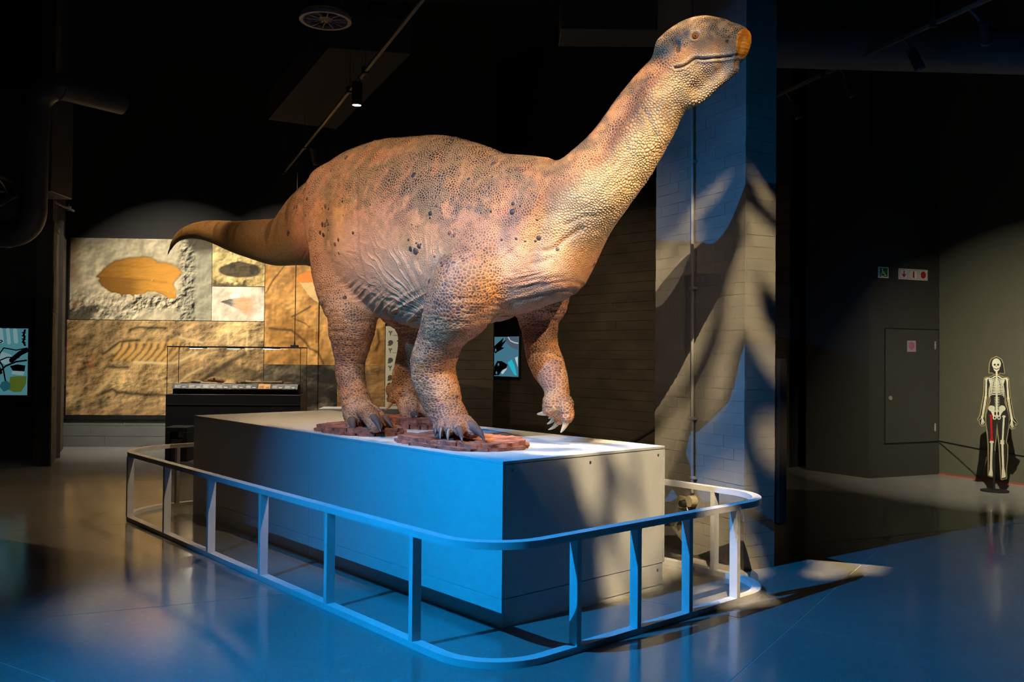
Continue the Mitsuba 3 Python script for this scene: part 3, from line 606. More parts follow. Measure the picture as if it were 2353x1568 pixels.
# ================================================================== display case with fossils
MC = frame((-9.48, 1.492, 0), (*EM, 0))
k = thing('display_case', 'glass display case on a black base in front of the mural', 'display case')
put('base', xf(bx((-0.035, -0.02, 0.0), (1.975, 0.55, 0.955), 0.004), MC), 'm_case_metal', parent=k)
put('base_rim', xf(bx((-0.03, -0.03, 0.80), (1.97, -0.02, 0.806)), MC), 'm_duct', parent=k)
put('deck', xf(bx((0.03, 0.10, 0.955), (1.91, 0.50, 1.105)), MC), 'm_black_soft', parent=k)
gl = []
put('glass_front', xf(trimesh.Trimesh([(-0.025, 0, .955), (1.96, 0, .955), (1.96, 0, 1.665), (-0.025, 0, 1.665)], [(0, 1, 2), (0, 2, 3)], process=False), MC), 'm_glass', parent=k)
put('glass_back', xf(trimesh.Trimesh([(-0.025, .53, .955), (1.96, .53, .955), (1.96, .53, 1.665), (-0.025, .53, 1.665)], [(0, 1, 2), (0, 2, 3)], process=False), MC), 'm_glass', parent=k)
for u in (-0.025, 1.96): put('glass_side', xf(trimesh.Trimesh([(u, 0, .955), (u, .53, .955), (u, .53, 1.665), (u, 0, 1.665)], [(0, 1, 2), (0, 2, 3)], process=False), MC), 'm_glass', parent=k)
for u in (-0.029, 1.956):
    for y in (-0.004, 0.526): put('corner_post', xf(bx((u, y, .955), (u + 0.008, y + 0.008, 1.665)), MC), 'm_black', parent=k)
put('lid', xf(bx((-0.033, -0.01, 1.665), (1.968, 0.54, 1.683), 0.003), MC), 'm_black', parent=k)
for u0 in (0.28, 0.84, 1.38):
    lk_ = put('lamp_bar', xf(bx((u0, 0.06, 1.652), (u0 + 0.26, 0.09, 1.665)), MC), 'm_duct', parent=k)
    key = put('led_row', xf(cat([bx((u0 + 0.005 + 0.024 * j, 0.066, 1.644), (u0 + 0.017 + 0.024 * j, 0.084, 1.652)) for j in range(8)]), MC), 'm_white', parent=lk_)
    scene[key]['emitter'] = {'type': 'area', 'sampling_weight': 3.0, 'radiance': {'type': 'rgb', 'value': [300, 256, 186]}}
put('label_rail', xf(extr(Polygon([(0.035, 1.035), (0.095, 1.035), (0.095, 1.115)]), 0.03, 1.91), MC @ np.array([[0, 0, 1, 0], [1, 0, 0, 0], [0, 1, 0, 0], [0, 0, 0, 1.0]])), 'm_case_metal', parent=k)
put('bracket', xf(bx((1.765, 0.2, 1.683), (1.875, 0.3, 1.715), 0.004), MC), 'm_black', parent=k)
cu = lambda x: (x - 228) * 0.00102
lblc = [((285, 490), (150, 150, 142)), ((492, 695), (160, 160, 150)), ((697, 900), (165, 160, 150)), ((902, 1095), (120, 105, 90)), ((1125, 1320), (140, 120, 100)), ((1330, 1510), (125, 128, 120)), ((1520, 1705), (232, 170, 80)), ((1712, 1898), (150, 145, 138)), ((1905, 2090), (120, 140, 142))]
names_ = ['first grey label card from the left in the display case', 'second grey label card from the left in the display case', 'third grey label card from the left in the display case', 'brownish label card left of the gap in the rail', 'brownish label card right of the gap in the rail', 'green-grey label card left of the orange one', 'orange label card in the display case', 'label card with white heart-like marks right of the orange card', 'blue-grey label card at the right end of the case']
sl = math.atan2(0.080, 0.060)
for (xr, c_), nm in zip(lblc, names_):
    kk = thing('label_card', nm, 'label', 'label cards in the display case'); w = cu(xr[1]) - cu(xr[0]) - 0.01
    ML = MC @ trimesh.transformations.translation_matrix((cu(xr[0]) + 0.005, 0.034, 1.038)) @ trimesh.transformations.rotation_matrix(sl, (1, 0, 0))
    put('card', xf(bx((0, 0.006, 0), (w, 0.092, 0.003)), ML), prin(lin(*[c * 0.45 for c in c_]) if c_[0] != 232 else lin(*c_), 0.4), parent=kk)
    tx = [bx((0.012, 0.05 - 0.017 * j, 0.003), (w * (0.5 - 0.06 * (j % 2)), 0.058 - 0.017 * j, 0.0042)) for j in range(3)] + [bx((w * 0.62, 0.02, 0.003), (w * 0.9, 0.034, 0.0042))]
    put('lettering', xf(cat(tx), ML), prin(lin(215, 210, 198) if c_[0] != 232 else lin(120, 60, 20), 0.5), parent=kk)
    labels[kk + '__lettering'] = {'kind': 'stuff'}
def bone(label, pts, rad, colr, name='fossil_bone', c='fossil'):
    p = spline2(np.array(pts, float), 40, False); r = PchipInterpolator(np.linspace(0, 1, len(rad)), rad)(np.linspace(0, 1, 40))
    m = tube(p, r, 14); m = m.subdivide(); v = m.vertices + 0.012 * (meshkit.fbm(m.vertices * 28, 3, int(pts[0][0] * 100)) - 0.5)[:, None] * m.vertex_normals
    t = meshkit.fbm(v * 30, 3, 4)[:, None]; col = lin(*[q * 0.7 for q in colr]) * (1 - t) + lin(*colr) * t
    kk = thing(name, label, c, 'fossils in the display case'); put('bone', xf(trimesh.Trimesh(v, m.faces, process=False), MC), 'm_bone', True, kk, color=np.clip(col, 0, 1)); return kk
zb = 1.105
bone('thin flat fossil bone at the left end of the display case', [(0.09, .25, zb + .012), (0.17, .24, zb + .016), (0.26, .25, zb + .013)], [.006, .014, .008], (214, 186, 150))
bone('cream fossil bone lying left of the skull in the display case', [(0.24, .30, zb + .02), (0.32, .28, zb + .034), (0.39, .27, zb + .026), (0.44, .26, zb + .014)], [.012, .028, .024, .01], (238, 220, 190))
bone('slim fossil jaw in front of the skull in the display case', [(0.42, .18, zb + .014), (0.50, .17, zb + .018), (0.58, .18, zb + .014)], [.008, .014, .008], (222, 188, 150))
kk = bone('large tan fossil skull in the display case', [(0.45, .30, zb + .03), (0.50, .30, zb + .06), (0.58, .30, zb + .07), (0.66, .31, zb + .062), (0.74, .32, zb + .034)], [.014, .03, .045, .042, .022], (206, 164, 124), 'fossil_skull', 'fossil')
put('eye_socket', xf(trimesh.creation.icosphere(2, 0.016), MC @ trimesh.transformations.translation_matrix((0.60, .258, zb + .078))), 'm_black', True, kk)
put('snout', xf(trimesh.creation.icosphere(2, 0.02), MC @ trimesh.transformations.translation_matrix((0.47, .28, zb + .045)) @ np.diag([1.5, 1, 1, 1])), prin(lin(190, 150, 110), .6), True, kk)
bone('thin fossil bone right of the skull in the display case', [(0.74, .2, zb + .01), (0.83, .19, zb + .014), (0.92, .2, zb + .01)], [.006, .010, .007], (206, 160, 120))
bone('small dark fossil lump near the middle of the display case', [(0.94, .25, zb + .014), (0.97, .24, zb + .022), (1.0, .25, zb + .014)], [.012, .022, .012], (150, 116, 84))
bone('small brown fossil beside the long bone in the display case', [(1.01, .25, zb + .018), (1.05, .24, zb + .03), (1.09, .25, zb + .02)], [.014, .026, .016], (150, 120, 88))
bone('long pale fossil limb bone in the display case', [(1.08, .27, zb + .03), (1.2, .27, zb + .03), (1.42, .27, zb + .03), (1.58, .27, zb + .03), (1.645, .27, zb + .031)], [.028, .016, .014, .018, .027], (226, 204, 152))
bone('small fossil bones at the right end of the display case', [(1.67, .22, zb + .014), (1.75, .22, zb + .02), (1.86, .22, zb + .012)], [.014, .016, .008], (216, 180, 132))
k = thing('hanging_cord', 'thin black cord hanging from the ceiling to the display case', 'cord')
put('cord', xf(tube([(1.82, 0.25, 1.71), (1.822, 0.25, 1.78), (1.845, 0.25, 7.58)], [0.02, 0.006, 0.006], 8), MC), 'm_black', parent=k)

k = thing('stool', 'dark box stool with a hand slot beside the display case', 'stool')
MSt = frame((-8.93, 1.40, 0), (0.659, 0.752, 0))
put('seat', xf(bx((-0.15, 0.0, 0.43), (0.17, 0.34, 0.50), 0.01), MSt), prin((0.035, 0.034, 0.032), 0.6), parent=k)
for x in (-0.15, 0.10): put('side', xf(bx((x, 0.0, 0.0), (x + 0.07, 0.34, 0.43), 0.006), MSt), prin((0.035, 0.034, 0.032), 0.6), parent=k)
put('shelf', xf(bx((-0.08, 0.02, 0.02), (0.10, 0.32, 0.32), 0.006), MSt), prin((0.05, 0.048, 0.044), 0.6), parent=k)
k = thing('bench', 'low white plinth seen behind the near hind foot', 'bench')
MBn = frame((*m2(4.2, 1.5), 0), (*EM, 0))
put('top', xf(bx((-0.6, 0, 0.56), (1.5, 0.5, 0.75), 0.004), MBn), prin((0.55, 0.55, 0.5), 0.5), parent=k)
put('base', xf(bx((-0.5, 0.06, 0.0), (1.4, 0.46, 0.56)), MBn), 'm_black', parent=k)
k = thing('handrail', 'dark handrail sloping up behind the column', 'handrail')
put('rail', tube([(-4.75, 6.0, 0.10), (-4.0, 6.0, 0.51), (-3.2, 6.0, 0.95)], 0.028, 12), 'm_track', 40, k)
put('post', tube([(-4.7, 6.0, 0.0), (-4.7, 6.0, 0.12)], 0.02, 10), 'm_track', 40, k)
put('post', tube([(-3.25, 6.0, 0.0), (-3.25, 6.0, 0.92)], 0.02, 10), 'm_track', 40, k)

# ================================================================== screens
def emissive(key, rgb): scene[key]['emitter'] = {'type': 'area', 'sampling_weight': 0.15, 'radiance': {'type': 'rgb', 'value': [float(c) for c in rgb]}}
def flat(poly, y, M, th=0.002):
    m = extr(poly, 0, th); m.apply_transform(np.array([[1, 0, 0, 0], [0, 0, -1, y], [0, 1, 0, 0], [0, 0, 0, 1.0]])); return xf(m, M)
MQ = frame((*(Q + 0.0 * NM), 0), (*EM, 0))
k = thing('light_display', 'blue-lit display screen with plant-like shapes at the left edge of the photo', 'screen')
put('casing', xf(bx((-2.2, -0.06, 0.84), (-0.61, 0.0, 2.35), 0.004), MQ), 'm_black', parent=k)
key = put('screen', flat(shapely.box(-2.1, 0.94, -0.665, 1.915), -0.061, MQ), 'm_black', parent=k); emissive(key, lin(96, 168, 180) * 0.42)
qx = lambda x: -1.1 + x / 210 * 0.435; qz = lambda y: 1.915 - (y - 600) / 460 * 0.975
def PQ(pts): return Polygon([(qx(x), qz(y)) for x, y in pts])
def LQ(pts, w): return LineString([(qx(x), qz(y)) for x, y in pts]).buffer(w)
pale = shapely.unary_union([LQ([(20, 612), (30, 690)], .03), LQ([(70, 610), (80, 700)], .025), LQ([(120, 615), (128, 690)], .03), PQ([(30, 760), (90, 780), (120, 820), (60, 850), (10, 830)]), PQ([(110, 880), (190, 900), (180, 925), (100, 915)])])
key = put('pale_print', flat(pale, -0.0635, MQ), 'm_black', parent=k); emissive(key, lin(160, 200, 202) * 0.42)
dark = shapely.unary_union([LQ([(0, 690), (28, 682), (36, 690), (24, 698), (0, 698)], .006), LQ([(0, 800), (45, 735), (130, 750), (205, 735)], .008), LQ([(0, 830), (70, 800), (150, 800)], .008), LQ([(0, 920), (60, 860), (130, 830), (200, 820)], .012), LQ([(60, 960), (40, 860), (0, 800)], .010), LQ([(100, 820), (160, 770), (200, 750)], .035), PQ([(90, 860), (140, 848), (195, 855), (190, 895), (110, 892)]), PQ([(0, 840), (25, 870), (40, 910), (0, 930)]), LQ([(188, 612), (180, 640), (186, 665), (178, 690), (190, 715)], .014)] + [LQ([(170, 628 + 22 * i), (192, 632 + 22 * i)], .007) for i in range(4)])
put('dark_print', flat(dark, -0.066, MQ), prin((0.004, 0.014, 0.014), 0.5), parent=k)
key = put('olive_print', flat(PQ([(92, 935), (150, 928), (205, 930), (200, 985), (170, 1035), (120, 1040), (80, 1020)]), -0.0645, MQ), 'm_black', parent=k); emissive(key, lin(86, 104, 36) * 0.6)
key = put('teal_print', flat(PQ([(20, 1000), (35, 970), (70, 960), (98, 985), (90, 1020), (50, 1036)]), -0.0655, MQ), 'm_black', parent=k); emissive(key, lin(34, 92, 102) * 0.6)
put('shelf_edge', xf(cat([bx((-2.2, -0.09, z), (-0.62, -0.06, z + 0.01)) for z in (2.02, 2.10, 2.30)]), MQ), 'm_duct', parent=k)
MW = frame((*(W0 + (0, -0.02)), 0), (*(W1 - W0), 0))
k = thing('screen', 'small blue screen with dark animal shapes in a black recess between the front legs', 'screen')
x_ = lambda px: 0.352 + (px - 1143) / 56.0 * 0.774; z_ = lambda py: 1.955 - (py - 774) / 92.0 * 0.80
put('frame', xf(bx((0.17, -0.05, 1.12), (1.15, -0.002, 2.34), 0.004), MW), 'm_black', parent=k)
key = put('display', flat(shapely.box(x_(1143), z_(866), x_(1199), z_(774)), -0.051, MW), 'm_black', parent=k); emissive(key, lin(84, 146, 168) * 0.55)
sx = lambda x: x_(1100 + x / 4.9); sz = lambda y: z_(700 + y / 4.9)
PS = lambda pts: Polygon([(sx(x), sz(y)) for x, y in pts])
key = put('grey_print', flat(Polygon([(sx(330 + 0), sz(368)), (sx(345), sz(420)), (sx(400), sz(480)), (sx(478), sz(515)), (sx(478), sz(368))]), -0.0535, MW), 'm_black', parent=k); emissive(key, lin(92, 100, 120) * 0.7)
key = put('pale_print', flat(shapely.unary_union([LineString([(sx(x), sz(y)) for x, y in ((370, 370), (395, 410), (440, 430), (478, 438))]).buffer(0.012), PS([(445, 600), (478, 585), (478, 700)]), PS([(290, 770), (350, 700), (356, 730), (310, 790)])]), -0.0555, MW), 'm_black', parent=k); emissive(key, lin(200, 220, 230) * 0.7)
key = put('cyan_print', flat(PS([(365, 655), (410, 620), (440, 680), (470, 800), (440, 790), (400, 720)]), -0.0545, MW), 'm_black', parent=k); emissive(key, lin(40, 190, 215) * 0.8)
dk = shapely.unary_union([PS([(212, 470), (290, 400), (318, 372), (300, 430), (356, 392), (295, 480), (328, 490), (250, 535), (225, 555), (212, 530)]), PS([(215, 700), (250, 640), (300, 640), (365, 680), (350, 720), (300, 745), (270, 800), (212, 805)])])
dk = dk.difference(shapely.unary_union([Point(sx(228), sz(515)).buffer(0.03), Point(sx(262), sz(680)).buffer(0.03), Point(sx(240), sz(775)).buffer(0.03)]))
put('dark_print', flat(dk, -0.0565, MW), prin((0.006, 0.02, 0.03), 0.5), parent=k)

# ================================================================== safety signs
def sign(name, label, x0, x1, z0, z1, face, marks, mcol):
    k = thing(name, label, 'sign', 'safety signs on the dark wall')
    put('plate', xf(bx((x0, -0.016, z0), (x1, 0, z1), 0.002), MD), prin(face, 0.45), parent=k)
    for nm, poly, c in marks: put(nm, flat(poly, -0.0165, MD), prin(c, 0.5), parent=k)
    return k
def lb(pts, w): return LineString(pts).buffer(w)
RED, GREEN, OFFW = lin(170, 30, 40), lin(14, 108, 62), lin(214, 206, 206)
gx, gz = 0.143, 2.666
gq = shapely.box(gx + .022, gz + .018, gx + .156, gz + .132)
wc = shapely.unary_union([Point(gx + .066, gz + .113).buffer(.012), lb([(gx + .066, gz + .098), (gx + .068, gz + .066), (gx + .105, gz + .066), (gx + .118, gz + .034), (gx + .132, gz + .038)], .0065), lb([(gx + .07, gz + .083), (gx + .1, gz + .083)], .005), LineString([(gx + .073 + .03 * math.cos(a), gz + .048 + .025 * math.sin(a)) for a in np.linspace(2.2, 6.1, 20)]).buffer(.005)])
sign('safety_sign', 'green safety sign with a white wheelchair symbol', gx, gx + .178, gz, gz + .15, lin(222, 236, 222), [('green_field', gq.difference(wc), GREEN)], None)
for i, lb_ in enumerate(('white sign with a red down arrow, left of three', 'white sign with a red extinguisher symbol, middle of three', 'white sign with a red disc, right of three')):
    a = 0.508 + 0.1775 * i; z0 = 2.662; cx = a + 0.086; cz = z0 + 0.074
    if i == 0: mk = [('arrow', shapely.unary_union([shapely.box(cx - .009, cz - .005, cx + .009, cz + .045), Polygon([(cx - .042, cz + .008), (cx - .018, cz - .005), (cx + .018, cz - .005), (cx + .042, cz + .008), (cx + .02, cz - .028), (cx, cz - .045), (cx - .02, cz - .028)])]), RED)]
    elif i == 1: mk = [('extinguisher', shapely.unary_union([shapely.box(cx - .014, cz - .045, cx + .014, cz + .02), Polygon([(cx - .014, cz + .02), (cx + .014, cz + .02), (cx + .004, cz + .046), (cx - .004, cz + .046)])]), RED)]
    else: mk = [('disc', Point(cx, cz).buffer(.048), RED)]
    mk.append(('border', shapely.box(a + .012, z0 + .012, a + .16, z0 + .136).difference(shapely.box(a + .016, z0 + .016, a + .156, z0 + .132)), lin(150, 130, 135)))
    sign('safety_sign', lb_, a, a + .172, z0, z0 + .148, OFFW, mk, None)
k = thing('notice', 'faded paper notice with a reddish disc on the hatch', 'sign')
put('paper', xf(bx((0.653, -0.0205, 1.684), (0.813, -0.0175, 1.836)), MD), prin(lin(150, 130, 140), 0.6), parent=k)
put('disc', flat(Point(0.733, 1.765).buffer(0.052), -0.021, MD), prin(lin(146, 92, 112), 0.6), parent=k)

# ================================================================== skeleton standee
MK = frame((-0.274, 8.049, 0), (0.659, 0.752, 0))
k = thing('skeleton_standee', 'life-size flat cut-out of a girl skeleton on a black stand', 'standee')
s_ = lambda x: (x - 367) * 0.001175; h_ = lambda y: (1473 - y) * 0.001175
PK = lambda pts: Polygon([(s_(x), h_(y)) for x, y in pts])
LK = lambda pts, w: LineString([(s_(x), h_(y)) for x, y in pts]).buffer(w * 0.001175)
EK = lambda cx, cy, rx, ry: affinity.scale(Point(s_(cx), h_(cy)).buffer(1.0, 24), rx * 0.001175, ry * 0.001175)
hair = PK([(329, 250), (333, 165), (350, 122), (395, 98), (440, 120), (460, 165), (472, 255), (430, 250), (420, 262), (372, 262), (362, 248)])
torso = PK([(300, 322), (380, 285), (412, 285), (500, 322), (484, 480), (472, 540), (478, 575), (505, 640), (522, 720), (515, 820), (488, 970), (506, 1000), (505, 1120), (492, 1250), (494, 1335), (455, 1345), (445, 1180), (434, 1000), (428, 950), (406, 755), (400, 755), (384, 940), (376, 1000), (366, 1180), (352, 1320), (322, 1308), (324, 1180), (322, 1000), (312, 880), (297, 760), (298, 690), (318, 610), (342, 545), (330, 480), (318, 400)])
arms = [LK([(297, 325), (288, 510)], 15), LK([(287, 510), (252, 705)], 17), LK([(502, 325), (516, 515)], 15), LK([(517, 515), (552, 715)], 17)]
hands = [PK([(240, 695), (268, 700), (278, 760), (272, 790), (250, 796), (232, 780), (228, 745), (212, 738)]), PK([(540, 715), (570, 715), (608, 768), (600, 782), (580, 765), (578, 815), (555, 825), (534, 800), (530, 760)])]
body = shapely.unary_union([hair, torso] + arms + hands).buffer(0.004)
put('cut_out', flat(body.buffer(0.013), -0.002, MK, 0.006), prin(lin(128, 116, 82), 0.6), parent=k)
put('black_figure', flat(body, -0.009, MK, 0.002), prin((0.018, 0.018, 0.018), 0.5), parent=k)
W_ = []
skull = shapely.unary_union([EK(395, 163, 46, 55), PK([(364, 190), (428, 190), (424, 225), (408, 243), (384, 243), (366, 225)])])
skull = skull.difference(shapely.unary_union([EK(377, 173, 11, 11), EK(413, 173, 11, 11), EK(394, 189, 5, 6), LK([(374, 208), (384, 217), (396, 220), (408, 217), (416, 208)], 3.4)]))
W_ += [('skull', skull)]
sp = [LK([(397, 240), (399, 640)], 8)] + [PK([(399, y), (372 if y > 500 else 386, y + 7), (399, y + 11), (428 if y > 500 else 412, y + 7)]).buffer(0.0015) for y in range(250, 640, 17)]
W_ += [('spine', shapely.unary_union(sp))]
rb_ = []
for sgn in (-1, 1):
    rb_.append(LK([(399 + sgn * 16, 292), (399 + sgn * 60, 318), (399 + sgn * 102, 312)], 6))
    rb_.append(PK([(399 + sgn * 45, 325), (399 + sgn * 85, 325), (399 + sgn * 62, 395)]))
    for i in range(11):
        y = 318 + i * 16; wd = 40 + 36 * math.sin(min(1.0, (i + 2) / 9) * 1.5)
        rb_.append(LK([(399, y), (399 + sgn * wd * 0.6, y + 2), (399 + sgn * wd, y + 14), (399 + sgn * wd * 0.98, y + 26)], 4.0))
        if i < 8: rb_.append(LK([(399 + sgn * wd * 0.98, y + 24), (399 + sgn * wd * 0.6, y + 34), (399 + sgn * 14, y + 24)], 2.6))
W_ += [('rib_cage', shapely.unary_union(rb_))]
pel = shapely.unary_union([EK(345, 622, 34, 30), EK(455, 622, 34, 30), PK([(330, 640), (470, 640), (440, 690), (430, 735), (400, 715), (372, 735), (355, 690)]), EK(377, 715, 20, 23), EK(422, 715, 20, 23)]).difference(shapely.unary_union([EK(377, 718, 9, 11), EK(422, 718, 9, 11), EK(383, 675, 10, 20), EK(415, 675, 10, 20)]))
W_ += [('pelvis', pel)]
for a, b, e1, e2 in ((325, 505, 291, 287), (325, 512, 505, 516)):
    W_.append(('upper_arm_bone', shapely.unary_union([LK([(e1, a), (e2, b)], 9), EK(e1, a, 14, 12), EK(e2, b, 14, 9)])))
for p1, p2 in (((286, 515), (255, 700)), ((517, 522), (551, 715))):
    W_.append(('forearm_bone', shapely.unary_union([LK([(p1[0] - 7, p1[1]), (p2[0] - 6, p2[1])], 5.5), LK([(p1[0] + 7, p1[1]), (p2[0] + 6, p2[1])], 5.5), EK(*p1, 14, 8), EK(*p2, 13, 7)])))
for hnd in (((250, 712), [(222, 738), (240, 785), (252, 792), (264, 788), (272, 770)]), ((553, 728), [(600, 775), (572, 812), (560, 822), (548, 816), (538, 796)])):
    W_.append(('hand_bones', shapely.unary_union([EK(*hnd[0], 14, 14)] + [LK([hnd[0], q], 3.6) for q in hnd[1]])))
W_.append(('femur', shapely.unary_union([LK([(472, 702), (460, 950)], 9), EK(472, 705, 18, 13), EK(457, 957, 22, 14)])))
for x0, x1, y0, y1 in ((347, 340, 968, 1240), (456, 466, 980, 1250)):
    W_.append(('shin_bone', shapely.unary_union([LK([(x0 - 4, y0), (x1 - 4, y1)], 7), LK([(x0 + 8, y0 + 10), (x1 + 7, y1)], 4), EK(x0, y0, 22, 14), EK(x1, y1, 14, 10)])))
for pts in (((330, 1240), (352, 1240), (360, 1300), (354, 1322), (316, 1308), (318, 1295)), ((452, 1252), (480, 1252), (494, 1315), (488, 1330), (448, 1340), (450, 1310))): W_.append(('foot_bones', PK(list(pts))))
wm = prin(lin(226, 222, 198), 0.55)
for nm, g_ in W_:
    put(nm, flat(g_, -0.0112, MK, 0.0016), wm, parent=k)
kk_ = put('femur', flat(shapely.unary_union([LK([(339, 692), (348, 940)], 9), EK(338, 695, 15, 11), EK(348, 945, 20, 13)]), -0.0112, MK, 0.0016), prin(lin(176, 14, 26), 0.5), parent=k); labels[kk_] = {'label': 'bright red thigh bone'}
put('pole', xf(cyl((0, -0.02, 0.012), (0, -0.02, 0.49), 0.013, 18), MK), 'm_black', 40, k)
put('foot_plate', xf(cyl((0.008, -0.02, 0.0), (0.008, -0.02, 0.014), 0.155, 40), MK), 'm_black', 40, k)
MR = frame((*D1, 0), (0.98, -0.197, 0))
k = thing('wall_cable', 'thin dark cable running along the olive wall behind the standee', 'cable')
put('cord', xf(tube([(0.0, -0.012, 0.462), (0.6, -0.012, 0.405), (1.17, -0.012, 0.374), (3.0, -0.012, 0.33)], 0.006, 6), MR), 'm_black', parent=k)
k = thing('wall_cable', 'thin dark cable sloping down to the floor left of the standee', 'cable')
put('cord', xf(tube([(0.0, -0.012, 0.45), (0.3, -0.012, 0.24), (0.576, -0.012, 0.03)], 0.006, 6), MR), 'm_black', parent=k)

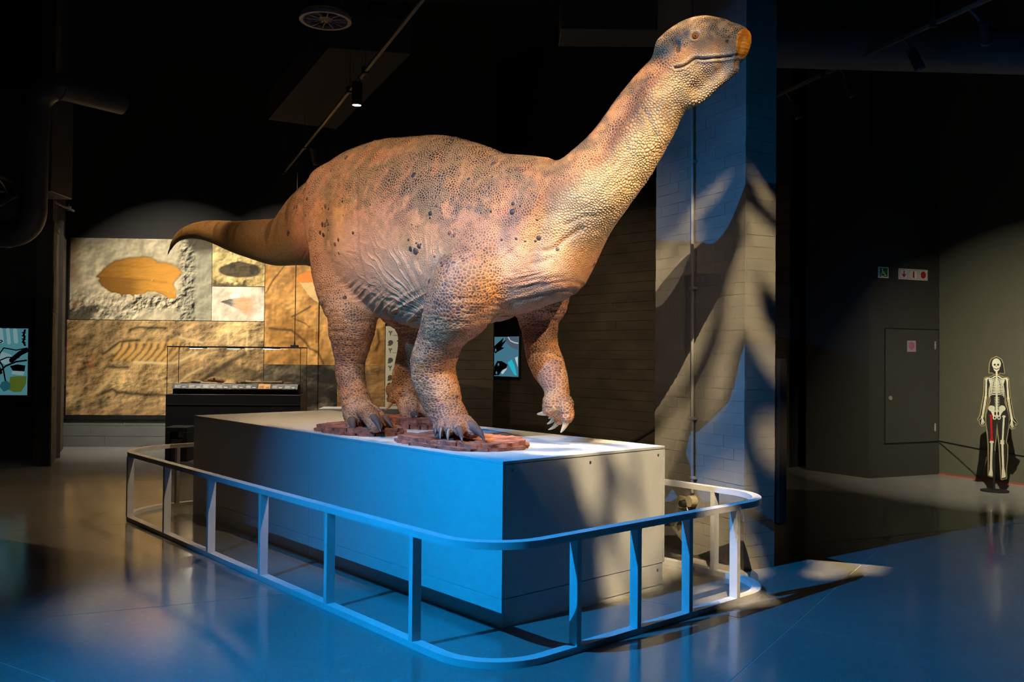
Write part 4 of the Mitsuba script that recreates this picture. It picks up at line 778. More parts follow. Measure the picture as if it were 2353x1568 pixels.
# ================================================================== the dinosaur
DINO = {'body': [[-5.71, 0.1, 2.663, 0.008, 0.008], [-5.577, 0.115, 2.778, 0.024, 0.03], [-5.374, 0.14, 2.845, 0.048, 0.058], [-5.086, 0.18, 2.854, 0.078, 0.085], [-4.693, 0.22, 2.799, 0.105, 0.12], [-4.306, 0.28, 2.717, 0.135, 0.159], [-3.943, 0.34, 2.661, 0.17, 0.198], [-3.646, 0.4, 2.633, 0.17, 0.229], [-3.325, 0.46, 2.716, 0.21, 0.342], [-2.98, 0.5, 2.757, 0.3, 0.429], [-2.608, 0.54, 2.737, 0.4, 0.588], [-2.163, 0.57, 2.636, 0.46, 0.705], [-1.594, 0.6, 2.534, 0.48, 0.731], [-1.192, 0.64, 2.485, 0.46, 0.668], [-0.866, 0.68, 2.448, 0.41, 0.577], [-0.562, 0.72, 2.409, 0.34, 0.471], [-0.434, 0.75, 2.351, 0.33, 0.389], [-0.337, 0.78, 2.319, 0.25, 0.279]], 'neck': [[-0.892, 0.66, 2.578, 0.25, 0.316], [-0.601, 0.7, 2.566, 0.27, 0.359], [-0.409, 0.735, 2.56, 0.27, 0.355], [-0.252, 0.775, 2.592, 0.255, 0.325], [-0.069, 0.83, 2.721, 0.21, 0.271], [0.064, 0.91, 2.891, 0.175, 0.239], [0.201, 0.99, 3.123, 0.155, 0.221], [0.311, 1.06, 3.309, 0.14, 0.194], [0.392, 1.11, 3.413, 0.125, 0.183]], 'head': [[0.415, 1.12, 3.469, 0.115, 0.219], [0.485, 1.17, 3.532, 0.122, 0.217], [0.549, 1.21, 3.545, 0.118, 0.209], [0.601, 1.25, 3.551, 0.103, 0.183], [0.666, 1.29, 3.55, 0.082, 0.15], [0.694, 1.315, 3.549, 0.068, 0.129], [0.706, 1.325, 3.544, 0.056, 0.109]], 'extra': [[[[0.445, 1.1, 3.241, 0.045, 0.05], [0.501, 1.16, 3.236, 0.035, 0.045], [0.571, 1.21, 3.297, 0.03, 0.04], [0.627, 1.25, 3.347, 0.03, 0.035], [0.683, 1.29, 3.398, 0.035, 0.03]], False, 0.05], [[[-0.909, 0.58, 2.09, 0.22, 0.2], [-0.583, 0.62, 2.096, 0.22, 0.2], [-0.332, 0.7, 2.139, 0.18, 0.16]], False, 0.16]], 'hindR': [[-2.726, 0.36, 3.005, 0.17], [-2.636, 0.34, 2.734, 0.199], [-2.548, 0.32, 2.469, 0.198], [-2.461, 0.31, 2.211, 0.193], [-2.331, 0.32, 1.992, 0.181], [-2.258, 0.33, 1.892, 0.184], [-2.282, 0.34, 1.763, 0.175], [-2.306, 0.35, 1.64, 0.146], [-2.337, 0.36, 1.499, 0.113], [-2.321, 0.36, 1.408, 0.113], [-2.265, 0.35, 1.29, 0.11], [-2.189, 0.34, 1.189, 0.115], [-2.135, 0.33, 1.116, 0.119]], 'armR': [[-0.698, 0.5, 2.357, 0.179], [-0.737, 0.4, 2.174, 0.236], [-0.775, 0.33, 2.039, 0.25], [-0.839, 0.3, 1.907, 0.228], [-0.941, 0.3, 1.805, 0.186], [-1.03, 0.31, 1.713, 0.156], [-1.108, 0.32, 1.607, 0.158], [-1.152, 0.33, 1.514, 0.156], [-1.143, 0.34, 1.425, 0.153], [-1.1, 0.35, 1.328, 0.141], [-1.056, 0.36, 1.222, 0.128], [-0.974, 0.36, 1.151, 0.118]], 'hindL': [[-2.527, 0.9, 2.328, 0.208], [-2.411, 0.92, 2.059, 0.24], [-2.278, 0.95, 1.87, 0.176], [-2.265, 0.97, 1.74, 0.154], [-2.313, 0.98, 1.618, 0.138], [-2.39, 0.99, 1.494, 0.132], [-2.456, 1.0, 1.375, 0.125], [-2.471, 1.0, 1.288, 0.112]], 'armL': [[-0.727, 1.02, 2.248, 0.205], [-0.777, 1.03, 2.093, 0.21], [-0.807, 1.04, 1.952, 0.187], [-0.819, 1.04, 1.857, 0.148], [-0.796, 1.03, 1.76, 0.121], [-0.77, 1.02, 1.674, 0.117], [-0.701, 1.0, 1.551, 0.122], [-0.612, 0.98, 1.45, 0.105], [-0.553, 0.965, 1.372, 0.087], [-0.522, 0.955, 1.297, 0.079], [-0.495, 0.95, 1.238, 0.073]], 'toes': {'hindR': [[[-2.155, 0.3, 1.123], [-2.086, 0.24, 1.055], [-2.031, 0.2, 1.023]], [[-1.994, 0.3, 1.149], [-1.785, 0.24, 1.087], [-1.728, 0.22, 1.059]], [[-2.059, 0.38, 1.16], [-1.931, 0.4, 1.088], [-1.875, 0.4, 1.068]]], 'armR': [[[-1.009, 0.3, 1.127], [-0.986, 0.25, 1.095], [-0.969, 0.23, 1.079]], [[-0.933, 0.28, 1.133], [-0.905, 0.23, 1.099], [-0.881, 0.205, 1.081]], [[-0.869, 0.28, 1.137], [-0.808, 0.22, 1.1], [-0.78, 0.195, 1.08]], [[-0.822, 0.3, 1.139], [-0.73, 0.24, 1.107], [-0.686, 0.21, 1.089]], [[-0.797, 0.34, 1.133], [-0.736, 0.33, 1.1], [-0.681, 0.32, 1.089]]], 'hindL': [[[-2.671, 1.0, 1.281], [-2.624, 0.97, 1.206], [-2.637, 0.96, 1.198]], [[-2.524, 0.98, 1.248], [-2.411, 0.95, 1.141], [-2.354, 0.93, 1.081]], [[-2.386, 1.0, 1.197], [-2.294, 0.96, 1.109], [-2.292, 0.95, 1.065]], [[-2.426, 1.05, 1.213], [-2.262, 1.05, 1.127], [-2.166, 1.05, 1.087]]], 'armL': [[[-0.544, 0.93, 1.297], [-0.53, 0.9, 1.253], [-0.537, 0.89, 1.229]], [[-0.443, 0.95, 1.271], [-0.414, 0.93, 1.213], [-0.399, 0.92, 1.175]], [[-0.516, 0.98, 1.221], [-0.537, 0.98, 1.152], [-0.546, 0.98, 1.133]], [[-0.575, 1.02, 1.216], [-0.624, 1.03, 1.167], [-0.633, 1.03, 1.154]], [[-0.623, 1.05, 1.219], [-0.697, 1.07, 1.17], [-0.706, 1.07, 1.16]]]}, 'claws': {'hindR': [[[-2.034, 0.205, 1.07], [-1.947, 0.165, 1.034], [-1.886, 0.14, 0.996]], [[-1.789, 0.235, 1.107], [-1.64, 0.19, 1.079], [-1.572, 0.17, 1.024]], [[-1.901, 0.4, 1.09], [-1.812, 0.39, 1.076], [-1.72, 0.37, 1.036]]], 'armR': [[[-0.962, 0.225, 1.089], [-0.951, 0.21, 1.061], [-0.942, 0.2, 1.036]], [[-0.874, 0.2, 1.091], [-0.856, 0.18, 1.058], [-0.835, 0.165, 1.025]], [[-0.773, 0.19, 1.089], [-0.761, 0.17, 1.057], [-0.736, 0.155, 1.025]], [[-0.68, 0.205, 1.098], [-0.628, 0.18, 1.063], [-0.6, 0.165, 1.03]], [[-0.711, 0.325, 1.11], [-0.602, 0.3, 1.093], [-0.497, 0.27, 1.04]]], 'hindL': [[[-2.638, 0.965, 1.217], [-2.634, 0.95, 1.156], [-2.701, 0.94, 1.096]], [[-2.253, 0.945, 1.083], [-2.205, 0.93, 1.06], [-2.198, 0.925, 1.035]]], 'armL': [[[-0.485, 0.89, 1.237], [-0.547, 0.875, 1.201], [-0.649, 0.87, 1.181]], [[-0.396, 0.925, 1.184], [-0.409, 0.91, 1.115], [-0.441, 0.9, 1.062]], [[-0.542, 0.98, 1.14], [-0.58, 0.975, 1.094], [-0.637, 0.97, 1.066]], [[-0.638, 1.03, 1.15], [-0.669, 1.03, 1.12], [-0.714, 1.03, 1.099]], [[-0.702, 1.07, 1.17], [-0.715, 1.07, 1.15], [-0.743, 1.07, 1.136]]]}, 'eye': [0.5497, 1.0718, 3.5904], 'mouth': [[0.4555, 0.9959, 3.3983], [0.4901, 1.0179, 3.4019], [0.5151, 1.0384, 3.4159], [0.5366, 1.0617, 3.4385], [0.5556, 1.0794, 3.4516], [0.5874, 1.1061, 3.4452], [0.6117, 1.1259, 3.4472], [0.6546, 1.1814, 3.4542], [0.7015, 1.2304, 3.4618], [0.7218, 1.2831, 3.4785], [0.7375, 1.317, 3.4795]], 'nostril': [0.7033, 1.2142, 3.5793], 'ear': [0.466, 1.0, 3.541], 's_tail': 0.36, 's_neck': 0.8, 'armpit': [-1.153, 1.808], 'grooves': [[[[-0.2151, 0.5267, 2.2682], [-0.1621, 0.5635, 2.286], [-0.1182, 0.5961, 2.3325], [-0.0669, 0.6348, 2.3758], [-0.0305, 0.6659, 2.4066]], 0.02, 0.01], [[[-0.0883, 0.5936, 2.4295], [-0.0362, 0.6314, 2.4626], [0.0126, 0.6725, 2.4851], [0.04, 0.7086, 2.4852]], 0.015, 0.007], [[[-0.2936, 0.488, 2.192], [-0.2261, 0.5219, 2.2025], [-0.1884, 0.5466, 2.2243]], 0.0175, 0.006], [[[0.3026, 0.8729, 3.1417], [0.329, 0.8961, 3.0894], [0.3377, 0.9135, 3.0358], [0.342, 0.9363, 2.9878]], 0.0175, 0.006], [[[-1.9142, 0.1454, 2.8601], [-1.8652, 0.1152, 2.6847], [-1.838, 0.1107, 2.5225], [-1.8378, 0.1301, 2.3557], [-1.8443, 0.1723, 2.2044], [-1.851, 0.2302, 2.081]], 0.027499999999999997, 0.011]], 'side': 1.0, 'eye_n': [0.45, -0.89, 0.08], 'beak': [0.705], 'nostril2': [0.6963, 1.204, 3.549], 'earline': [[0.4497, 1.0146, 3.5742], [0.4665, 1.0153, 3.5379], [0.469, 1.0096, 3.5039]], 'brow': [[0.5083, 1.0581, 3.6266], [0.5297, 1.076, 3.6461], [0.5667, 1.093, 3.6351], [0.5874, 1.0993, 3.6094]], 'head_plane': [[0.5955, 1.2475, 3.538], [0.5742, -0.8187, 0.0]]}
class Sweep:
    """A generalised cylinder with elliptic sections: stations (x, y, z, half-width, half-height) or (x, y, z, radius)."""
    def __init__(self, st, vert=False, ds=0.012):
        st = np.array(st, float); t = np.r_[0, np.cumsum(np.linalg.norm(np.diff(st[:, :3], axis=0), axis=1))]
        n = max(8, int(t[-1] / ds)); tt = np.linspace(0, t[-1], n)
        self.C = (CubicSpline(t, st[:, :3], bc_type='natural') if len(st) > 2 else PchipInterpolator(t, st[:, :3]))(tt)
        self.a = PchipInterpolator(t, st[:, 3])(tt); self.b = PchipInterpolator(t, st[:, -1])(tt)
        tan = np.gradient(self.C, axis=0); tan /= np.linalg.norm(tan, axis=1, keepdims=True); self.t = tan
        ref = np.array([0, 0, 1.0]) if not vert else np.array([1.0, 0, 0])
        u = np.cross(ref, tan); self.u = u / np.linalg.norm(u, axis=1, keepdims=True); self.v = np.cross(tan, self.u)
        self.s = tt / t[-1]; self.tree = cKDTree(self.C); self.R = float(max(self.a.max(), self.b.max()))
        self.lo, self.hi = self.C.min(0) - self.R - 0.12, self.C.max(0) + self.R + 0.12
    def local(self, P):
        _, i = self.tree.query(P, workers=-1); D = P - self.C[i]
        return i, (D * self.u[i]).sum(1), (D * self.v[i]).sum(1), (D * self.t[i]).sum(1)
    def sdf(self, P, far=0.3):
        d = np.full(len(P), far); m = np.all((P > self.lo) & (P < self.hi), axis=1)
        if m.any():
            i, du, dv, dt = self.local(P[m]); a, b = self.a[i], self.b[i]; c = np.minimum(a, b)
            k0 = np.sqrt((du / a) ** 2 + (dv / b) ** 2 + (dt / c) ** 2); k1 = np.sqrt((du / a**2) ** 2 + (dv / b**2) ** 2 + (dt / c**2) ** 2)
            d[m] = np.where(k1 > 1e-9, k0 * (k0 - 1) / np.maximum(k1, 1e-9), -c)
        return d
def smin(a, b, k):
    h = np.maximum(k - np.abs(a - b), 0) / k
    return np.minimum(a, b) - h * h * k * 0.25
SW = {'body': Sweep(DINO['body']), 'neck': Sweep(DINO['neck']), 'head': Sweep(DINO['head'])}
for nm in ('hindR', 'armR', 'hindL', 'armL'): SW[nm] = Sweep(DINO[nm], True)
TOES = {}
TOE_R = {'hindR': [(.055, .05, .042), (.065, .058, .05), (.05, .044, .036)], 'armR': [(.034, .026, .02), (.036, .030, .023), (.038, .032, .025), (.044, .038, .03), (.055, .056, .044)],
         'hindL': [(.06, .048, .032), (.06, .055, .045), (.055, .05, .042), (.05, .046, .04)], 'armL': [(.056, .064, .05), (.05, .05, .043), (.038, .034, .027), (.034, .03, .023), (.032, .026, .02)]}
for nm, ts in DINO['toes'].items():
    TOES[nm] = [Sweep([(*q, r) for q, r in zip(t, rr)], True, 0.005) for t, rr in zip(ts, TOE_R[nm])]
EXTRA = [(Sweep(s, v), k) for s, v, k in DINO['extra']]
def dino_sdf(P):
    d = smin(smin(SW['body'].sdf(P), SW['neck'].sdf(P), 0.16), SW['head'].sdf(P), 0.06)
    for s, k in EXTRA: d = smin(d, s.sdf(P), k)
    for nm, k in (('hindR', 0.07), ('armR', 0.10), ('hindL', 0.12), ('armL', 0.12)):
        q = SW[nm].sdf(P)
        for t in TOES[nm]: q = smin(q, t.sdf(P), 0.03)
        d = smin(d, q, k)
    return d
def surface_nets(h):
    lo = np.array([-5.78, -0.06, 0.97]); hi = np.array([0.90, 1.56, 3.92]); q = 4
    n = (np.ceil((hi - lo) / (h * q)).astype(int)) * q + 1
    cg = [lo[k] + np.arange(0, n[k], q) * h for k in range(3)]
    cd = dino_sdf(np.stack(np.meshgrid(*cg, indexing='ij'), -1).reshape(-1, 3)).reshape([len(c) for c in cg]).astype(np.float32)
    near = np.abs(cd) < h * q * 1.75
    near = ndimage.binary_dilation(near, iterations=1)
    D = np.empty(n, np.float32)
    idx = [np.minimum(np.arange(n[k]) // q, len(cg[k]) - 2) for k in range(3)]
    big = np.where(cd > 0, 1.0, -1.0).astype(np.float32)
    ri = [np.minimum((np.arange(n[k]) + q // 2) // q, len(cg[k]) - 1) for k in range(3)]
    D[:] = big[np.ix_(*ri)]; band = near[np.ix_(*ri)]
    I = np.argwhere(band); D[band] = dino_sdf(lo + I * h)
    Sg = D < 0; acc = {}; cells = np.array(n) - 1
    ids, pts, quads = [], [], []
    def cid(i): return (i[:, 0] * n[1] + i[:, 1]) * n[2] + i[:, 2]
    for ax in range(3):
        o1, o2 = (ax + 1) % 3, (ax + 2) % 3
        s0 = [slice(None)] * 3; s1 = [slice(None)] * 3; s0[ax] = slice(0, -1); s1[ax] = slice(1, None)
        ch = Sg[tuple(s0)] != Sg[tuple(s1)]; E_ = np.argwhere(ch); F = E_.copy(); F[:, ax] += 1
        d0, d1 = D[tuple(E_.T)].astype(float), D[tuple(F.T)].astype(float); t = d0 / (d0 - d1)
        p = lo + E_ * h; p[:, ax] += t * h
        q4 = []
        for a, b in ((0, 0), (1, 0), (1, 1), (0, 1)):
            c = E_.copy(); c[:, o1] -= a; c[:, o2] -= b; q4.append(cid(c)); ids.append(q4[-1]); pts.append(p)
        Q4 = np.stack(q4, 1); ins = d0 < 0
        quads.append(np.where(ins[:, None], Q4, Q4[:, ::-1]))
    ids, pts, quads = np.concatenate(ids), np.concatenate(pts), np.concatenate(quads)
    uq, inv = np.unique(ids, return_inverse=True); cnt = np.bincount(inv)
    V = np.stack([np.bincount(inv, pts[:, k]) / cnt for k in range(3)], 1)
    Fq = np.searchsorted(uq, quads)
    F = np.vstack([Fq[:, [0, 1, 2]], Fq[:, [0, 2, 3]]])
    return V, F
def vnormals(V, F):
    fn = np.cross(V[F[:, 1]] - V[F[:, 0]], V[F[:, 2]] - V[F[:, 0]]); N = np.stack([sum(np.bincount(F[:, j], fn[:, k], len(V)) for j in range(3)) for k in range(3)], 1)
    return N / (np.linalg.norm(N, axis=1, keepdims=True) + 1e-20)
def subdivide(V, F, mark):
    """split the edges whose two ends are marked; new points bulge as the normals tell"""
    E_ = np.sort(np.vstack([F[:, [0, 1]], F[:, [1, 2]], F[:, [2, 0]]]), 1); key = E_[:, 0].astype(np.int64) * len(V) + E_[:, 1]
    uq, first, inv = np.unique(key, return_index=True, return_inverse=True); ue = E_[first]
    sp = mark[ue[:, 0]] & mark[ue[:, 1]]; new = np.full(len(ue), -1); new[sp] = len(V) + np.arange(sp.sum())
    a, b = ue[sp, 0], ue[sp, 1]; N = vnormals(V, F); d = V[b] - V[a]
    mid = (V[a] + V[b]) / 2 + (-(d * N[a]).sum(1)[:, None] * N[a] + (d * N[b]).sum(1)[:, None] * N[b]) / 8
    nf = len(F); m = np.stack([new[inv[:nf]], new[inv[nf:2 * nf]], new[inv[2 * nf:]]], 1); V2 = np.vstack([V, mid])
    cnt = (m >= 0).sum(1); out = [F[cnt == 0]]
    f, e = F[cnt == 3], m[cnt == 3]
    out += [np.stack(c, 1) for c in ((f[:, 0], e[:, 0], e[:, 2]), (e[:, 0], f[:, 1], e[:, 1]), (e[:, 2], e[:, 1], f[:, 2]), (e[:, 0], e[:, 1], e[:, 2]))]
    for j in range(3):
        k1, k2 = (j + 1) % 3, (j + 2) % 3
        s = (cnt == 1) & (m[:, j] >= 0); f, e = F[s], m[s]; out += [np.stack((f[:, j], e[:, j], f[:, k2]), 1), np.stack((e[:, j], f[:, k1], f[:, k2]), 1)]
        s = (cnt == 2) & (m[:, j] < 0); f, e = F[s], m[s]   # edges k1 and k2 are split
        out += [np.stack((e[:, k1], f[:, k2], e[:, k2]), 1), np.stack((f[:, j], f[:, k1], e[:, k1]), 1), np.stack((f[:, j], e[:, k1], e[:, k2]), 1)]
    return V2, np.vstack(out)
def smooth_mesh(V, F, it, lam=0.5):
    n = len(V); i = np.r_[F[:, 0], F[:, 1], F[:, 2]]; j = np.r_[F[:, 1], F[:, 2], F[:, 0]]
    A_ = sparse.coo_matrix((np.ones(2 * len(i)), (np.r_[i, j], np.r_[j, i])), shape=(n, n)).tocsr(); A_.data[:] = 1.0
    w = 1.0 / np.maximum(np.asarray(A_.sum(1)).ravel(), 1)
    for k in range(it):
        V = V + lam * (w[:, None] * (A_ @ V) - V); V = V - lam * 1.04 * (w[:, None] * (A_ @ V) - V)
    return V
QUICK = False
V, F = surface_nets(0.0135)
V = smooth_mesh(V, F, 6)
V, F = subdivide(V, F, np.ones(len(V), bool))
N = vnormals(V, F)
if not QUICK:
    seen = ((CAM - V) * N).sum(1) / np.linalg.norm(CAM - V, axis=1) > -0.35
    V, F = subdivide(V, F, seen)
    N = vnormals(V, F)
# ---- which part of the animal each vertex belongs to
def parts(P):
    D = {k: s.sdf(P, 0.6) for k, s in SW.items()}
    for nm in TOES:
        for t in TOES[nm]: D[nm] = np.minimum(D[nm], t.sdf(P, 0.6))
    W = {k: np.exp(-np.clip(d, -0.05, 1) / (0.05 if k in ('body', 'neck') else 0.03)) for k, d in D.items()}; tot = sum(W.values())
    return {k: w / tot for k, w in W.items()}
W = parts(V)
bi, bdu, bdv, _ = SW['body'].local(V); ni, ndu, ndv, _ = SW['neck'].local(V); bs = SW['neck'].s[ni]
wn_ = W['neck'] / (W['neck'] + W['body'] + 1e-9)
up = np.clip(bdv / SW['body'].b[bi], -1, 1) * (1 - wn_) + np.clip(ndv / SW['neck'].b[ni], -1, 1) * wn_        # 1 on the back, -1 under the belly
xs_, zs_, ys_ = V[:, 0], V[:, 2], V[:, 1]
sm = lambda a, b, x: np.clip((x - a) / (b - a), 0, 1) ** 2 * (3 - 2 * np.clip((x - a) / (b - a), 0, 1))
legs = np.clip(W['hindR'] + W['armR'] + W['hindL'] + W['armL'], 0, 1)
w_tail = W['body'] * (1 - sm(-3.4, -2.95, V[:, 0])); w_neck = W['neck']; w_trunk = np.clip(W['body'] - w_tail, 0, 1); w_head = W['head']
nz = lambda s, o=3, sd=0: meshkit.fbm(V * s, o, sd)
big = nz(2.2, 3, 1); mid_ = nz(6.0, 3, 2); fine = nz(38, 2, 3)
low_neck = w_neck * (1 - sm(-0.35, 0.35, up)); dors = sm(0.05, 0.75, up) * (w_trunk + w_neck)
belly = w_trunk * (1 - sm(-0.75, -0.25, up))
flank = w_trunk * (1 - sm(0.0, 0.5, up)) * (1 - 0.6 * belly)
# ---- scales: seeds on the skin, power-diagram cells
rad = 0.0135 * w_trunk + 0.0112 * w_tail + 0.0135 * w_neck + 0.0085 * w_head + 0.0165 * legs
rad = rad * (1 - 0.30 * flank) * (1 - 0.35 * dors * w_neck) * (1 - 0.25 * belly) * (0.85 + 0.5 * (mid_ - 0.5)); rad = np.maximum(rad, 0.007)
fa = np.linalg.norm(np.cross(V[F[:, 1]] - V[F[:, 0]], V[F[:, 2]] - V[F[:, 0]]), axis=1) / 2
va = sum(np.bincount(F[:, j], fa / 3, len(V)) for j in range(3))
dens = va / (2.6 * rad ** 2); rng = np.random.default_rng(42)
seed_ix = rng.choice(len(V), int(dens.sum()), replace=False, p=dens / dens.sum())
# metric: leg and foot scales are wider than tall, neck scales run along the neck
M3 = V.copy()
low = legs * (1 - sm(1.5, 1.9, V[:, 2])); M3[:, 2] = np.where(V[:, 2] < 1.8, 1.8 + (V[:, 2] - 1.8) * 1.55, V[:, 2])
SD = M3[seed_ix]
for it in range(2):                                                     # Lloyd relaxation
    _, own = cKDTree(SD).query(M3, workers=-1)
    c = np.maximum(np.bincount(own, va, len(SD)), 1e-12); SD = np.stack([np.bincount(own, va * M3[:, k], len(SD)) / c for k in range(3)], 1)
_, sv = cKDTree(V).query(SD, workers=-1); srad = rad[sv]
pick = np.clip(w_trunk * sm(-0.45, -0.1, up) * 0.9 + 0.35 * W['armR'] * sm(1.9, 2.2, V[:, 2]) + 0.25 * W['hindR'] * sm(2.2, 2.5, V[:, 2]), 0, 1)
pickv = pick * (1 - 0.75 * sm(-2.2, -1.8, V[:, 0]) * (1 - sm(-1.5, -1.0, V[:, 0])))
is_big = rng.random(len(SD)) < (0.030 * pickv[sv] + 0.008 * legs[sv]) * np.clip(4 * (mid_[sv] - 0.38), 0.05, 2)
SDp = np.where(is_big, 0.008 + 0.022 * rng.random(len(SD)) ** 1.7, 0.0)            # extra radius of the tubercles
kd, ki = cKDTree(SD).query(M3, k=7, workers=-1)
pw = kd ** 2 - (SDp[ki]) ** 2 * 0.8
o = np.argsort(pw, axis=1)[:, :2]; r_ = np.arange(len(V))
i1, i2 = ki[r_, o[:, 0]], ki[r_, o[:, 1]]; p1, p2 = pw[r_, o[:, 0]], pw[r_, o[:, 1]]
bd = (p2 - p1) / (2 * np.linalg.norm(SD[i1] - SD[i2], axis=1) + 1e-9)       # distance to the cell's edge
bd = bd * (0.85 + 0.5 * fine); rr = srad[i1]; tub = is_big[i1]; rnd = rng.random(len(SD))[i1]; rnd2 = rng.random(len(SD))[i1]
cw = (0.0048 + 0.0018 * sm(0.0, 0.6, up)) * w_trunk + 0.0028 * w_tail + 0.0040 * w_neck + 0.0030 * w_head + 0.0044 * legs
crack = 1 - sm(0.0, 1.0, bd / (cw + 1e-6))
dome = np.clip(bd / (rr * 0.8), 0, 1) ** 0.6
amp = 0.0045 * w_trunk + 0.0030 * w_tail + 0.0078 * w_neck * (1 - 0.4 * sm(0.0, 0.5, up)) + 0.0036 * w_head + 0.0048 * legs
amp = amp * (1 - 0.35 * flank)
disp = amp * dome + tub * 0.006 * np.clip(bd / 0.02, 0, 1)
# ---- folds and wrinkles
def ridge(x): return 1 - np.abs(2 * x - 1)
APX, APZ = DINO['armpit']
ang = np.arctan2(V[:, 2] - APZ, V[:, 0] - APX); rr2 = np.hypot(V[:, 2] - APZ, V[:, 0] - APX)
fold = meshkit.fbm(np.stack([ang * 10.0 + 2.4 * mid_ + 1.2 * nz(3, 2, 66), rr2 * 2.6, V[:, 1] * 0.7], -1), 4, 61)
bw = w_trunk * (1 - sm(-0.35, 0.1, up)) * (1 - sm(1.2, 1.7, rr2))
disp += bw * 0.020 * (1 - 0.6 * sm(0.3, 0.9, rr2)) * (ridge(np.clip(fold, 0, 1)) ** 2 - 0.5)
# folds below, sagging along the belly
f2 = meshkit.fbm(np.stack([V[:, 0] * 1.5, V[:, 1] * 2.0, (V[:, 2] - 0.25 * V[:, 0]) * 17.0], -1), 3, 62)
disp += w_trunk * (1 - sm(-0.85, -0.5, up)) * 0.022 * (ridge(np.clip(f2, 0, 1)) ** 2 - 0.5)
kn = meshkit.fbm(np.stack([V[:, 0] * 5, V[:, 1] * 5, V[:, 2] * 26], -1), 3, 63)
disp += legs * 0.012 * (ridge(np.clip(kn, 0, 1)) - 0.5) * (0.4 + 0.6 * np.exp(-((V[:, 2] - 1.85) / 0.2) ** 2) + 0.5 * np.exp(-((V[:, 2] - 1.2) / 0.12) ** 2))
nk = meshkit.fbm(np.stack([bs * 14, np.arctan2(ndv, -ndu) * 3.2, V[:, 1] * 0.0], -1), 4, 64)
disp += w_neck * (1 - sm(0.2, 0.7, up)) * 0.020 * (nk - 0.5)
disp += (w_trunk + legs) * 0.016 * (mid_ - 0.5) + 0.004 * (nz(14, 3, 5) - 0.5)
def groove(pts, width, depth, w):
    p = np.array(pts, float); t = np.r_[0, np.cumsum(np.linalg.norm(np.diff(p, axis=0), axis=1))]
    q = PchipInterpolator(t, p)(np.linspace(0, t[-1], 80)); d, _ = cKDTree(q).query(V, workers=-1)
    return np.exp(-(d / width) ** 2) * w * depth
GR = np.zeros(len(V))
for pts, wd, dp in DINO['grooves']: GR += groove(pts, wd, dp, 1.0)
disp -= GR
# ---- head details: mouth, eye ring, nostril, ear, mirrored to the far side
HP, HN = np.array(DINO['head_plane'][0]), np.array(DINO['head_plane'][1])
hv = np.where(w_head + w_neck > 0.3)[0]
def both(pts):
    p = np.atleast_2d(np.array(pts, float)); return np.vstack([p, p - 2 * ((p - HP) @ HN)[:, None] * HN])
def near(pts, dense=False):
    out = np.full(len(V), 9.0); p = both(pts)
    if dense:
        h_ = len(p) // 2; tt = np.linspace(0, 1, h_); p = np.vstack([PchipInterpolator(tt, p[:h_])(np.linspace(0, 1, 120)), PchipInterpolator(tt, p[h_:])(np.linspace(0, 1, 120))])
    out[hv] = cKDTree(p).query(V[hv], workers=-1)[0]; return out
he = SW['head']; hi_, hdu, hdv, _ = he.local(V)
dm = near(DINO['mouth'], True); mouth = np.exp(-(dm / 0.005) ** 2)
lip = np.exp(-((dm - 0.017) / 0.009) ** 2)
disp = disp * (1 - 0.6 * np.exp(-(dm / 0.02) ** 2)) - 0.013 * mouth + 0.005 * lip
ed = near([DINO['eye']]); ringm = np.exp(-((ed - 0.030) / 0.009) ** 2); socket = np.exp(-(ed / 0.019) ** 2)
brow = np.exp(-(near(DINO['brow'], True) / 0.016) ** 2)
disp = disp * (1 - 0.8 * np.exp(-(ed / 0.03) ** 2)) + 0.007 * ringm - 0.012 * socket + 0.012 * brow
nost = np.exp(-(near([DINO['nostril'], DINO['nostril2']], False) / 0.011) ** 2); ear = np.exp(-(near(DINO['earline'], True) / 0.013) ** 2)
disp += -0.012 * nost - 0.012 * ear
# ---- colours
def C_(r, g, b): return lin(r, g, b)[None]
def mx(a, b, t): t = np.clip(np.atleast_1d(t), 0, 1)[:, None]; return a * (1 - t) + b * t
one = np.ones((len(V), 1))
c_trunk = mx(mx(C_(206, 130, 90) * one, C_(212, 142, 76), sm(0.42, 0.62, nz(1.8, 3, 21))), C_(168, 92, 74), sm(0.5, 0.68, nz(2.4, 3, 22)) * sm(-0.2, 0.6, up))
c_trunk = mx(c_trunk, C_(218, 168, 134), (1 - sm(-0.55, 0.05, up)) * sm(0.35, 0.55, nz(1.5, 2, 23)))
c_trunk = mx(c_trunk, mx(C_(124, 66, 42) * one, C_(140, 60, 46), sm(0.4, 0.6, nz(2.6, 3, 20))), 0.9 * sm(0.0, 0.45, up + 0.5 * (nz(4, 3, 19) - 0.5)))
c_trunk = mx(c_trunk, C_(136, 60, 50), (1 - sm(-2.6, -2.1, V[:, 0] + 0.3 * (nz(3, 2, 17) - 0.5))) * 0.85)
pf = np.exp(-(((V[:, 0] + 2.0) / 0.62) ** 2 + ((V[:, 2] - 2.28) / 0.36) ** 2)); c_trunk = mx(c_trunk, C_(226, 168, 132), 0.75 * pf * (1 - sm(0.5, 0.8, up)))
an = meshkit.fbm(V * [11, 4, 4.5], 4, 24); mot = np.clip(sm(0.43, 0.58, an + 0.10 * sm(0.2, 0.95, up) - 0.03) + 0.8 * sm(0.50, 0.62, nz(17, 3, 18)), 0, 1)
c_trunk = mx(c_trunk, C_(52, 36, 34), 0.9 * mot * sm(-0.3, 0.3, up) * (1 - 0.85 * pf))
band = np.exp(-((V[:, 0] + 2.28 + 0.10 * (V[:, 2] - 2.5) + 0.12 * (nz(3, 2, 16) - 0.5)) / 0.09) ** 2) * sm(2.2, 2.5, V[:, 2]) * sm(0.35, 0.5, nz(7, 3, 15) + 0.15); c_trunk = mx(c_trunk, C_(60, 40, 40), 0.75 * band)
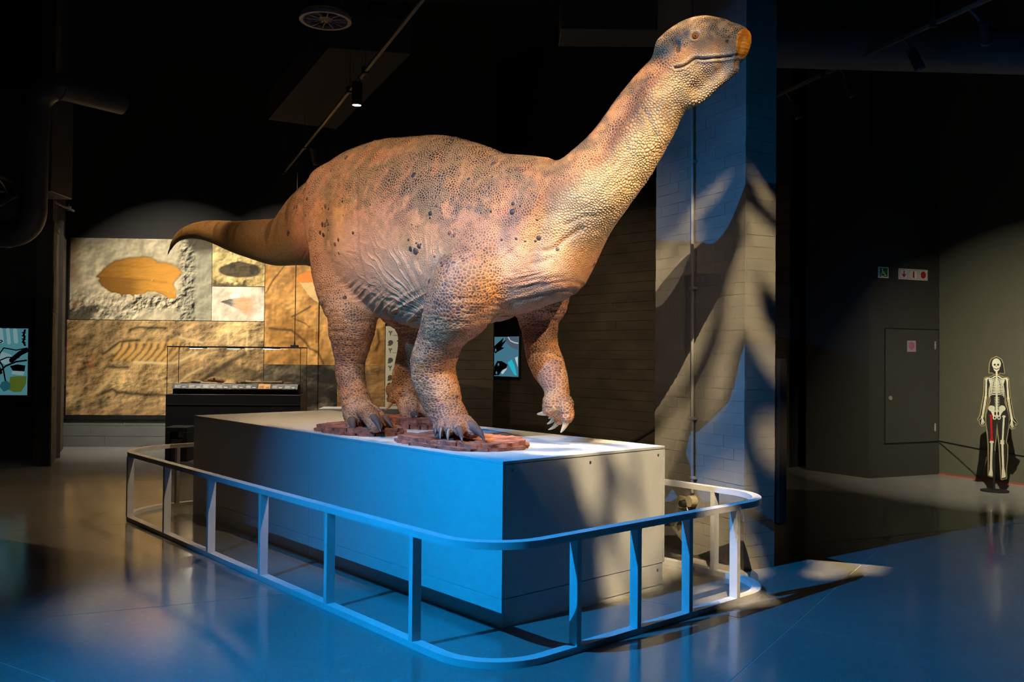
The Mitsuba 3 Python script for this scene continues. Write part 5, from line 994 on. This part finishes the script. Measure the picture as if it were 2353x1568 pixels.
c_trunk = mx(c_trunk, C_(126, 112, 104), 0.6 * (1 - sm(-0.95, -0.75, up)))
c_tail = mx(C_(150, 108, 62) * one, C_(104, 66, 36), sm(0.50, 0.66, meshkit.fbm(np.stack([V[:, 0] * 13, V[:, 2] * 2.2, V[:, 1] * 2], -1), 3, 25)) * sm(-0.6, 0.3, up) * 0.9)
c_tail = mx(c_tail, C_(150, 130, 92), 0.7 * (1 - sm(-0.7, -0.2, up))); c_tail = mx(c_tail, C_(40, 28, 24), 1 - sm(-5.66, -5.52, V[:, 0]))
c_neck = mx(C_(206, 172, 128) * one, C_(160, 98, 60), sm(-0.25, 0.35, up + 0.5 * (nz(5, 3, 26) - 0.5))); c_neck = mx(c_neck, C_(58, 42, 36), 0.9 * sm(0.45, 0.60, nz(8.5, 4, 27) + 0.14 * sm(0.4, 1, up) - 0.04) * sm(0.25, 0.6, up))
c_leg = mx(C_(206, 152, 112) * one, C_(190, 126, 76), sm(0.45, 0.6, nz(4, 3, 28))); c_leg = mx(c_leg, C_(158, 96, 80), 0.6 * sm(0.52, 0.64, nz(3.4, 3, 29)) + 0.5 * W['hindR'] * sm(1.9, 2.3, V[:, 2]))
c_leg = mx(c_leg, C_(92, 66, 62), 0.6 * sm(0.55, 0.66, nz(5.8, 4, 30)))
hx = SW['head'].s[hi_]; hup = hdv / he.b[hi_]
c_head = mx(C_(192, 144, 98) * one, C_(62, 47, 42), 0.95 * sm(0.40, 0.56, nz(15, 4, 31) + 0.14 * sm(0.2, 0.8, hup) * (1 - sm(0.45, 0.8, hx)) - 0.02) * sm(-0.2, 0.25, hup))
c_head = mx(c_head, C_(160, 150, 136), 0.6 * (1 - sm(-0.5, -0.1, hup))); c_head = mx(c_head, C_(150, 150, 146), 0.6 * lip)
col = (w_trunk[:, None] * c_trunk + w_tail[:, None] * c_tail + w_neck[:, None] * c_neck + w_head[:, None] * c_head + legs[:, None] * c_leg)
col /= np.clip(w_trunk + w_tail + w_neck + w_head + legs, 0.2, 9)[:, None]
inner = 1 - crack
darken = ((0.72 + 0.12 * sm(-0.1, 0.4, up)) * w_trunk * (1 - 0.5 * flank) * (1 - 0.6 * pf) + 0.5 * w_tail + 0.12 * w_neck * (1 - sm(0, 0.4, up)) + 0.65 * w_neck * sm(0, 0.4, up) + 0.66 * w_head * sm(-0.2, 0.2, hup) + 0.54 * legs)
scalecol = col * (1 - darken * (0.55 + 0.45 * rnd) * inner)[:, None]
scalecol = mx(scalecol, C_(84, 60, 62), 0.55 * legs * inner * (rnd2 > 0.70) * sm(0.40, 0.55, big) + 0.25 * legs * inner * (rnd2 > 0.85))
scalecol = mx(scalecol, mx(C_(50, 46, 52) * one, C_(128, 88, 70), sm(0.45, 0.95, rnd)), 0.88 * tub * inner)
pale = mx(col * 1.2, C_(232, 184, 126), 0.5)
dk = col * 0.34
pk = np.clip(w_trunk * (1 - 0.5 * belly) + 0.75 * legs + w_neck * sm(0.0, 0.4, up) + 0.9 * w_head * sm(-0.1, 0.3, hup) + 0.2 * w_tail, 0, 1)
pale = mx(pale, C_(236, 204, 162), 0.5 * w_head); crc = mx(dk, pale, pk)
col = mx(scalecol, crc, 0.92 * crack)
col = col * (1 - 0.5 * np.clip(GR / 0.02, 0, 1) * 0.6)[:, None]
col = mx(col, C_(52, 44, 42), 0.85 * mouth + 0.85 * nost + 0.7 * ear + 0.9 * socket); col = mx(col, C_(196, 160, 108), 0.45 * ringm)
# claw beds and feet slightly darker
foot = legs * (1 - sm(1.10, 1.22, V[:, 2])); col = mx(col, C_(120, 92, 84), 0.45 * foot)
bk = w_head * sm(DINO['beak'][0], DINO['beak'][0] + 0.012, V[:, 0] + 0.35 * (V[:, 1] - 1.3) - 0.8 * np.maximum(V[:, 2] - 3.60, 0)) * sm(3.466, 3.474, V[:, 2]); rows_ = 0.5 + 0.5 * np.sin(V[:, 2] * 300)
V2 = V + disp[:, None] * N * (1 - 0.75 * np.clip(bk, 0, 1))[:, None] + (0.004 * np.clip(bk, 0, 1) + 0.0012 * np.clip(bk, 0, 1) * rows_)[:, None] * N
bcol = mx(C_(238, 160, 56) * one, C_(196, 104, 34), sm(0.45, 0.65, nz(26, 2, 41)) * 0.6 + 0.25 * (1 - rows_))
col = np.clip(col, 0.004, 0.95); isb = bk[F].mean(1) > 0.5
dk_ = thing('dinosaur', 'life-size long-necked dinosaur model with mottled scaly skin on the plinth', 'dinosaur')
def submesh(m):
    ix = np.unique(F[m]); mp = np.full(len(V), -1); mp[ix] = np.arange(len(ix)); return ix, mp[F[m]]
N2 = vnormals(V2, F)
def put_sub(name, m, colr, bsdf):
    ix, f = submesh(m); p = numbered(f'{dk_}__{name}')
    path = meshkit.write_ply((V2[ix], f), False, None, colr[ix], normals=N2[ix])
    scene[p] = {'type': 'ply', 'filename': path, 'face_normals': False, 'bsdf': {'type': 'ref', 'id': bsdf}}; return p
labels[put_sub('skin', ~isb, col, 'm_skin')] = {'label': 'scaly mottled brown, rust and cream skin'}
labels[put_sub('beak', isb, np.clip(bcol, 0, 1), 'm_claw')] = {'label': 'orange ribbed beak tip'}
# eyes
for ee in both([DINO['eye']]):
    ix = np.argsort(np.linalg.norm(V - ee, axis=1))[:60]; n_ = N[ix].mean(0); n_ /= np.linalg.norm(n_)
    look = n_ + np.array([0.25, -0.05, 0.0]); look /= np.linalg.norm(look)
    m = trimesh.creation.icosphere(4, 0.019); th = np.degrees(np.arccos(np.clip(m.vertices / 0.019 @ look, -1, 1)))
    ec = mx(C_(8, 5, 4) * np.ones((len(m.vertices), 1)), C_(170, 80, 22), sm(19, 23, th)); ec = mx(ec, C_(44, 20, 10), sm(44, 50, th)); ec = mx(ec, C_(30, 24, 22), sm(56, 60, th))
    m.apply_translation(ee - n_ * 0.0120); labels[put('eye', m, 'm_eye', True, dk_, color=ec)] = {'label': 'glossy orange-brown eye'}
# claws
def claw(pts, r0, parent, flat=0.8, pale_=False):
    p = spline2(np.array(pts, float), 26, False); d0 = p[1] - p[0]; p[0] -= 0.012 * d0 / np.linalg.norm(d0)
    t = np.linspace(0, 1, 26); r = r0 * np.sqrt(np.clip(1 - t, 0.0, 1)) * (0.55 + 0.45 * (1 - t)) + 0.0015
    m = tube(p, r, 16); m = m.subdivide(); v = m.vertices; tt = np.clip(np.linalg.norm(v - p[0], axis=1) / np.linalg.norm(p[-1] - p[0]), 0, 1)
    st = meshkit.fbm(v * [60, 60, 20], 3, 5)
    a, b = ((176, 132, 96), (206, 184, 150)) if pale_ else ((112, 94, 88), (58, 56, 62))
    c = lin(*a)[None] * (1 - tt[:, None]) + lin(*b)[None] * tt[:, None]; c = c * (0.75 + 0.5 * st)[:, None]
    return put('claw', m, 'm_claw', True, parent, color=np.clip(c, 0, 1))
CR = {'hindR': (.036, .042, .032), 'armR': (.016, .018, .020, .026, .043), 'hindL': (.03, .036), 'armL': (.037, .034, .022, .019, .015)}
for nm, cl in DINO['claws'].items():
    for pts, r0 in zip(cl, CR[nm]): claw(pts, r0, dk_, pale_=nm in ('armL',) or (nm == 'hindL' and r0 < .033))
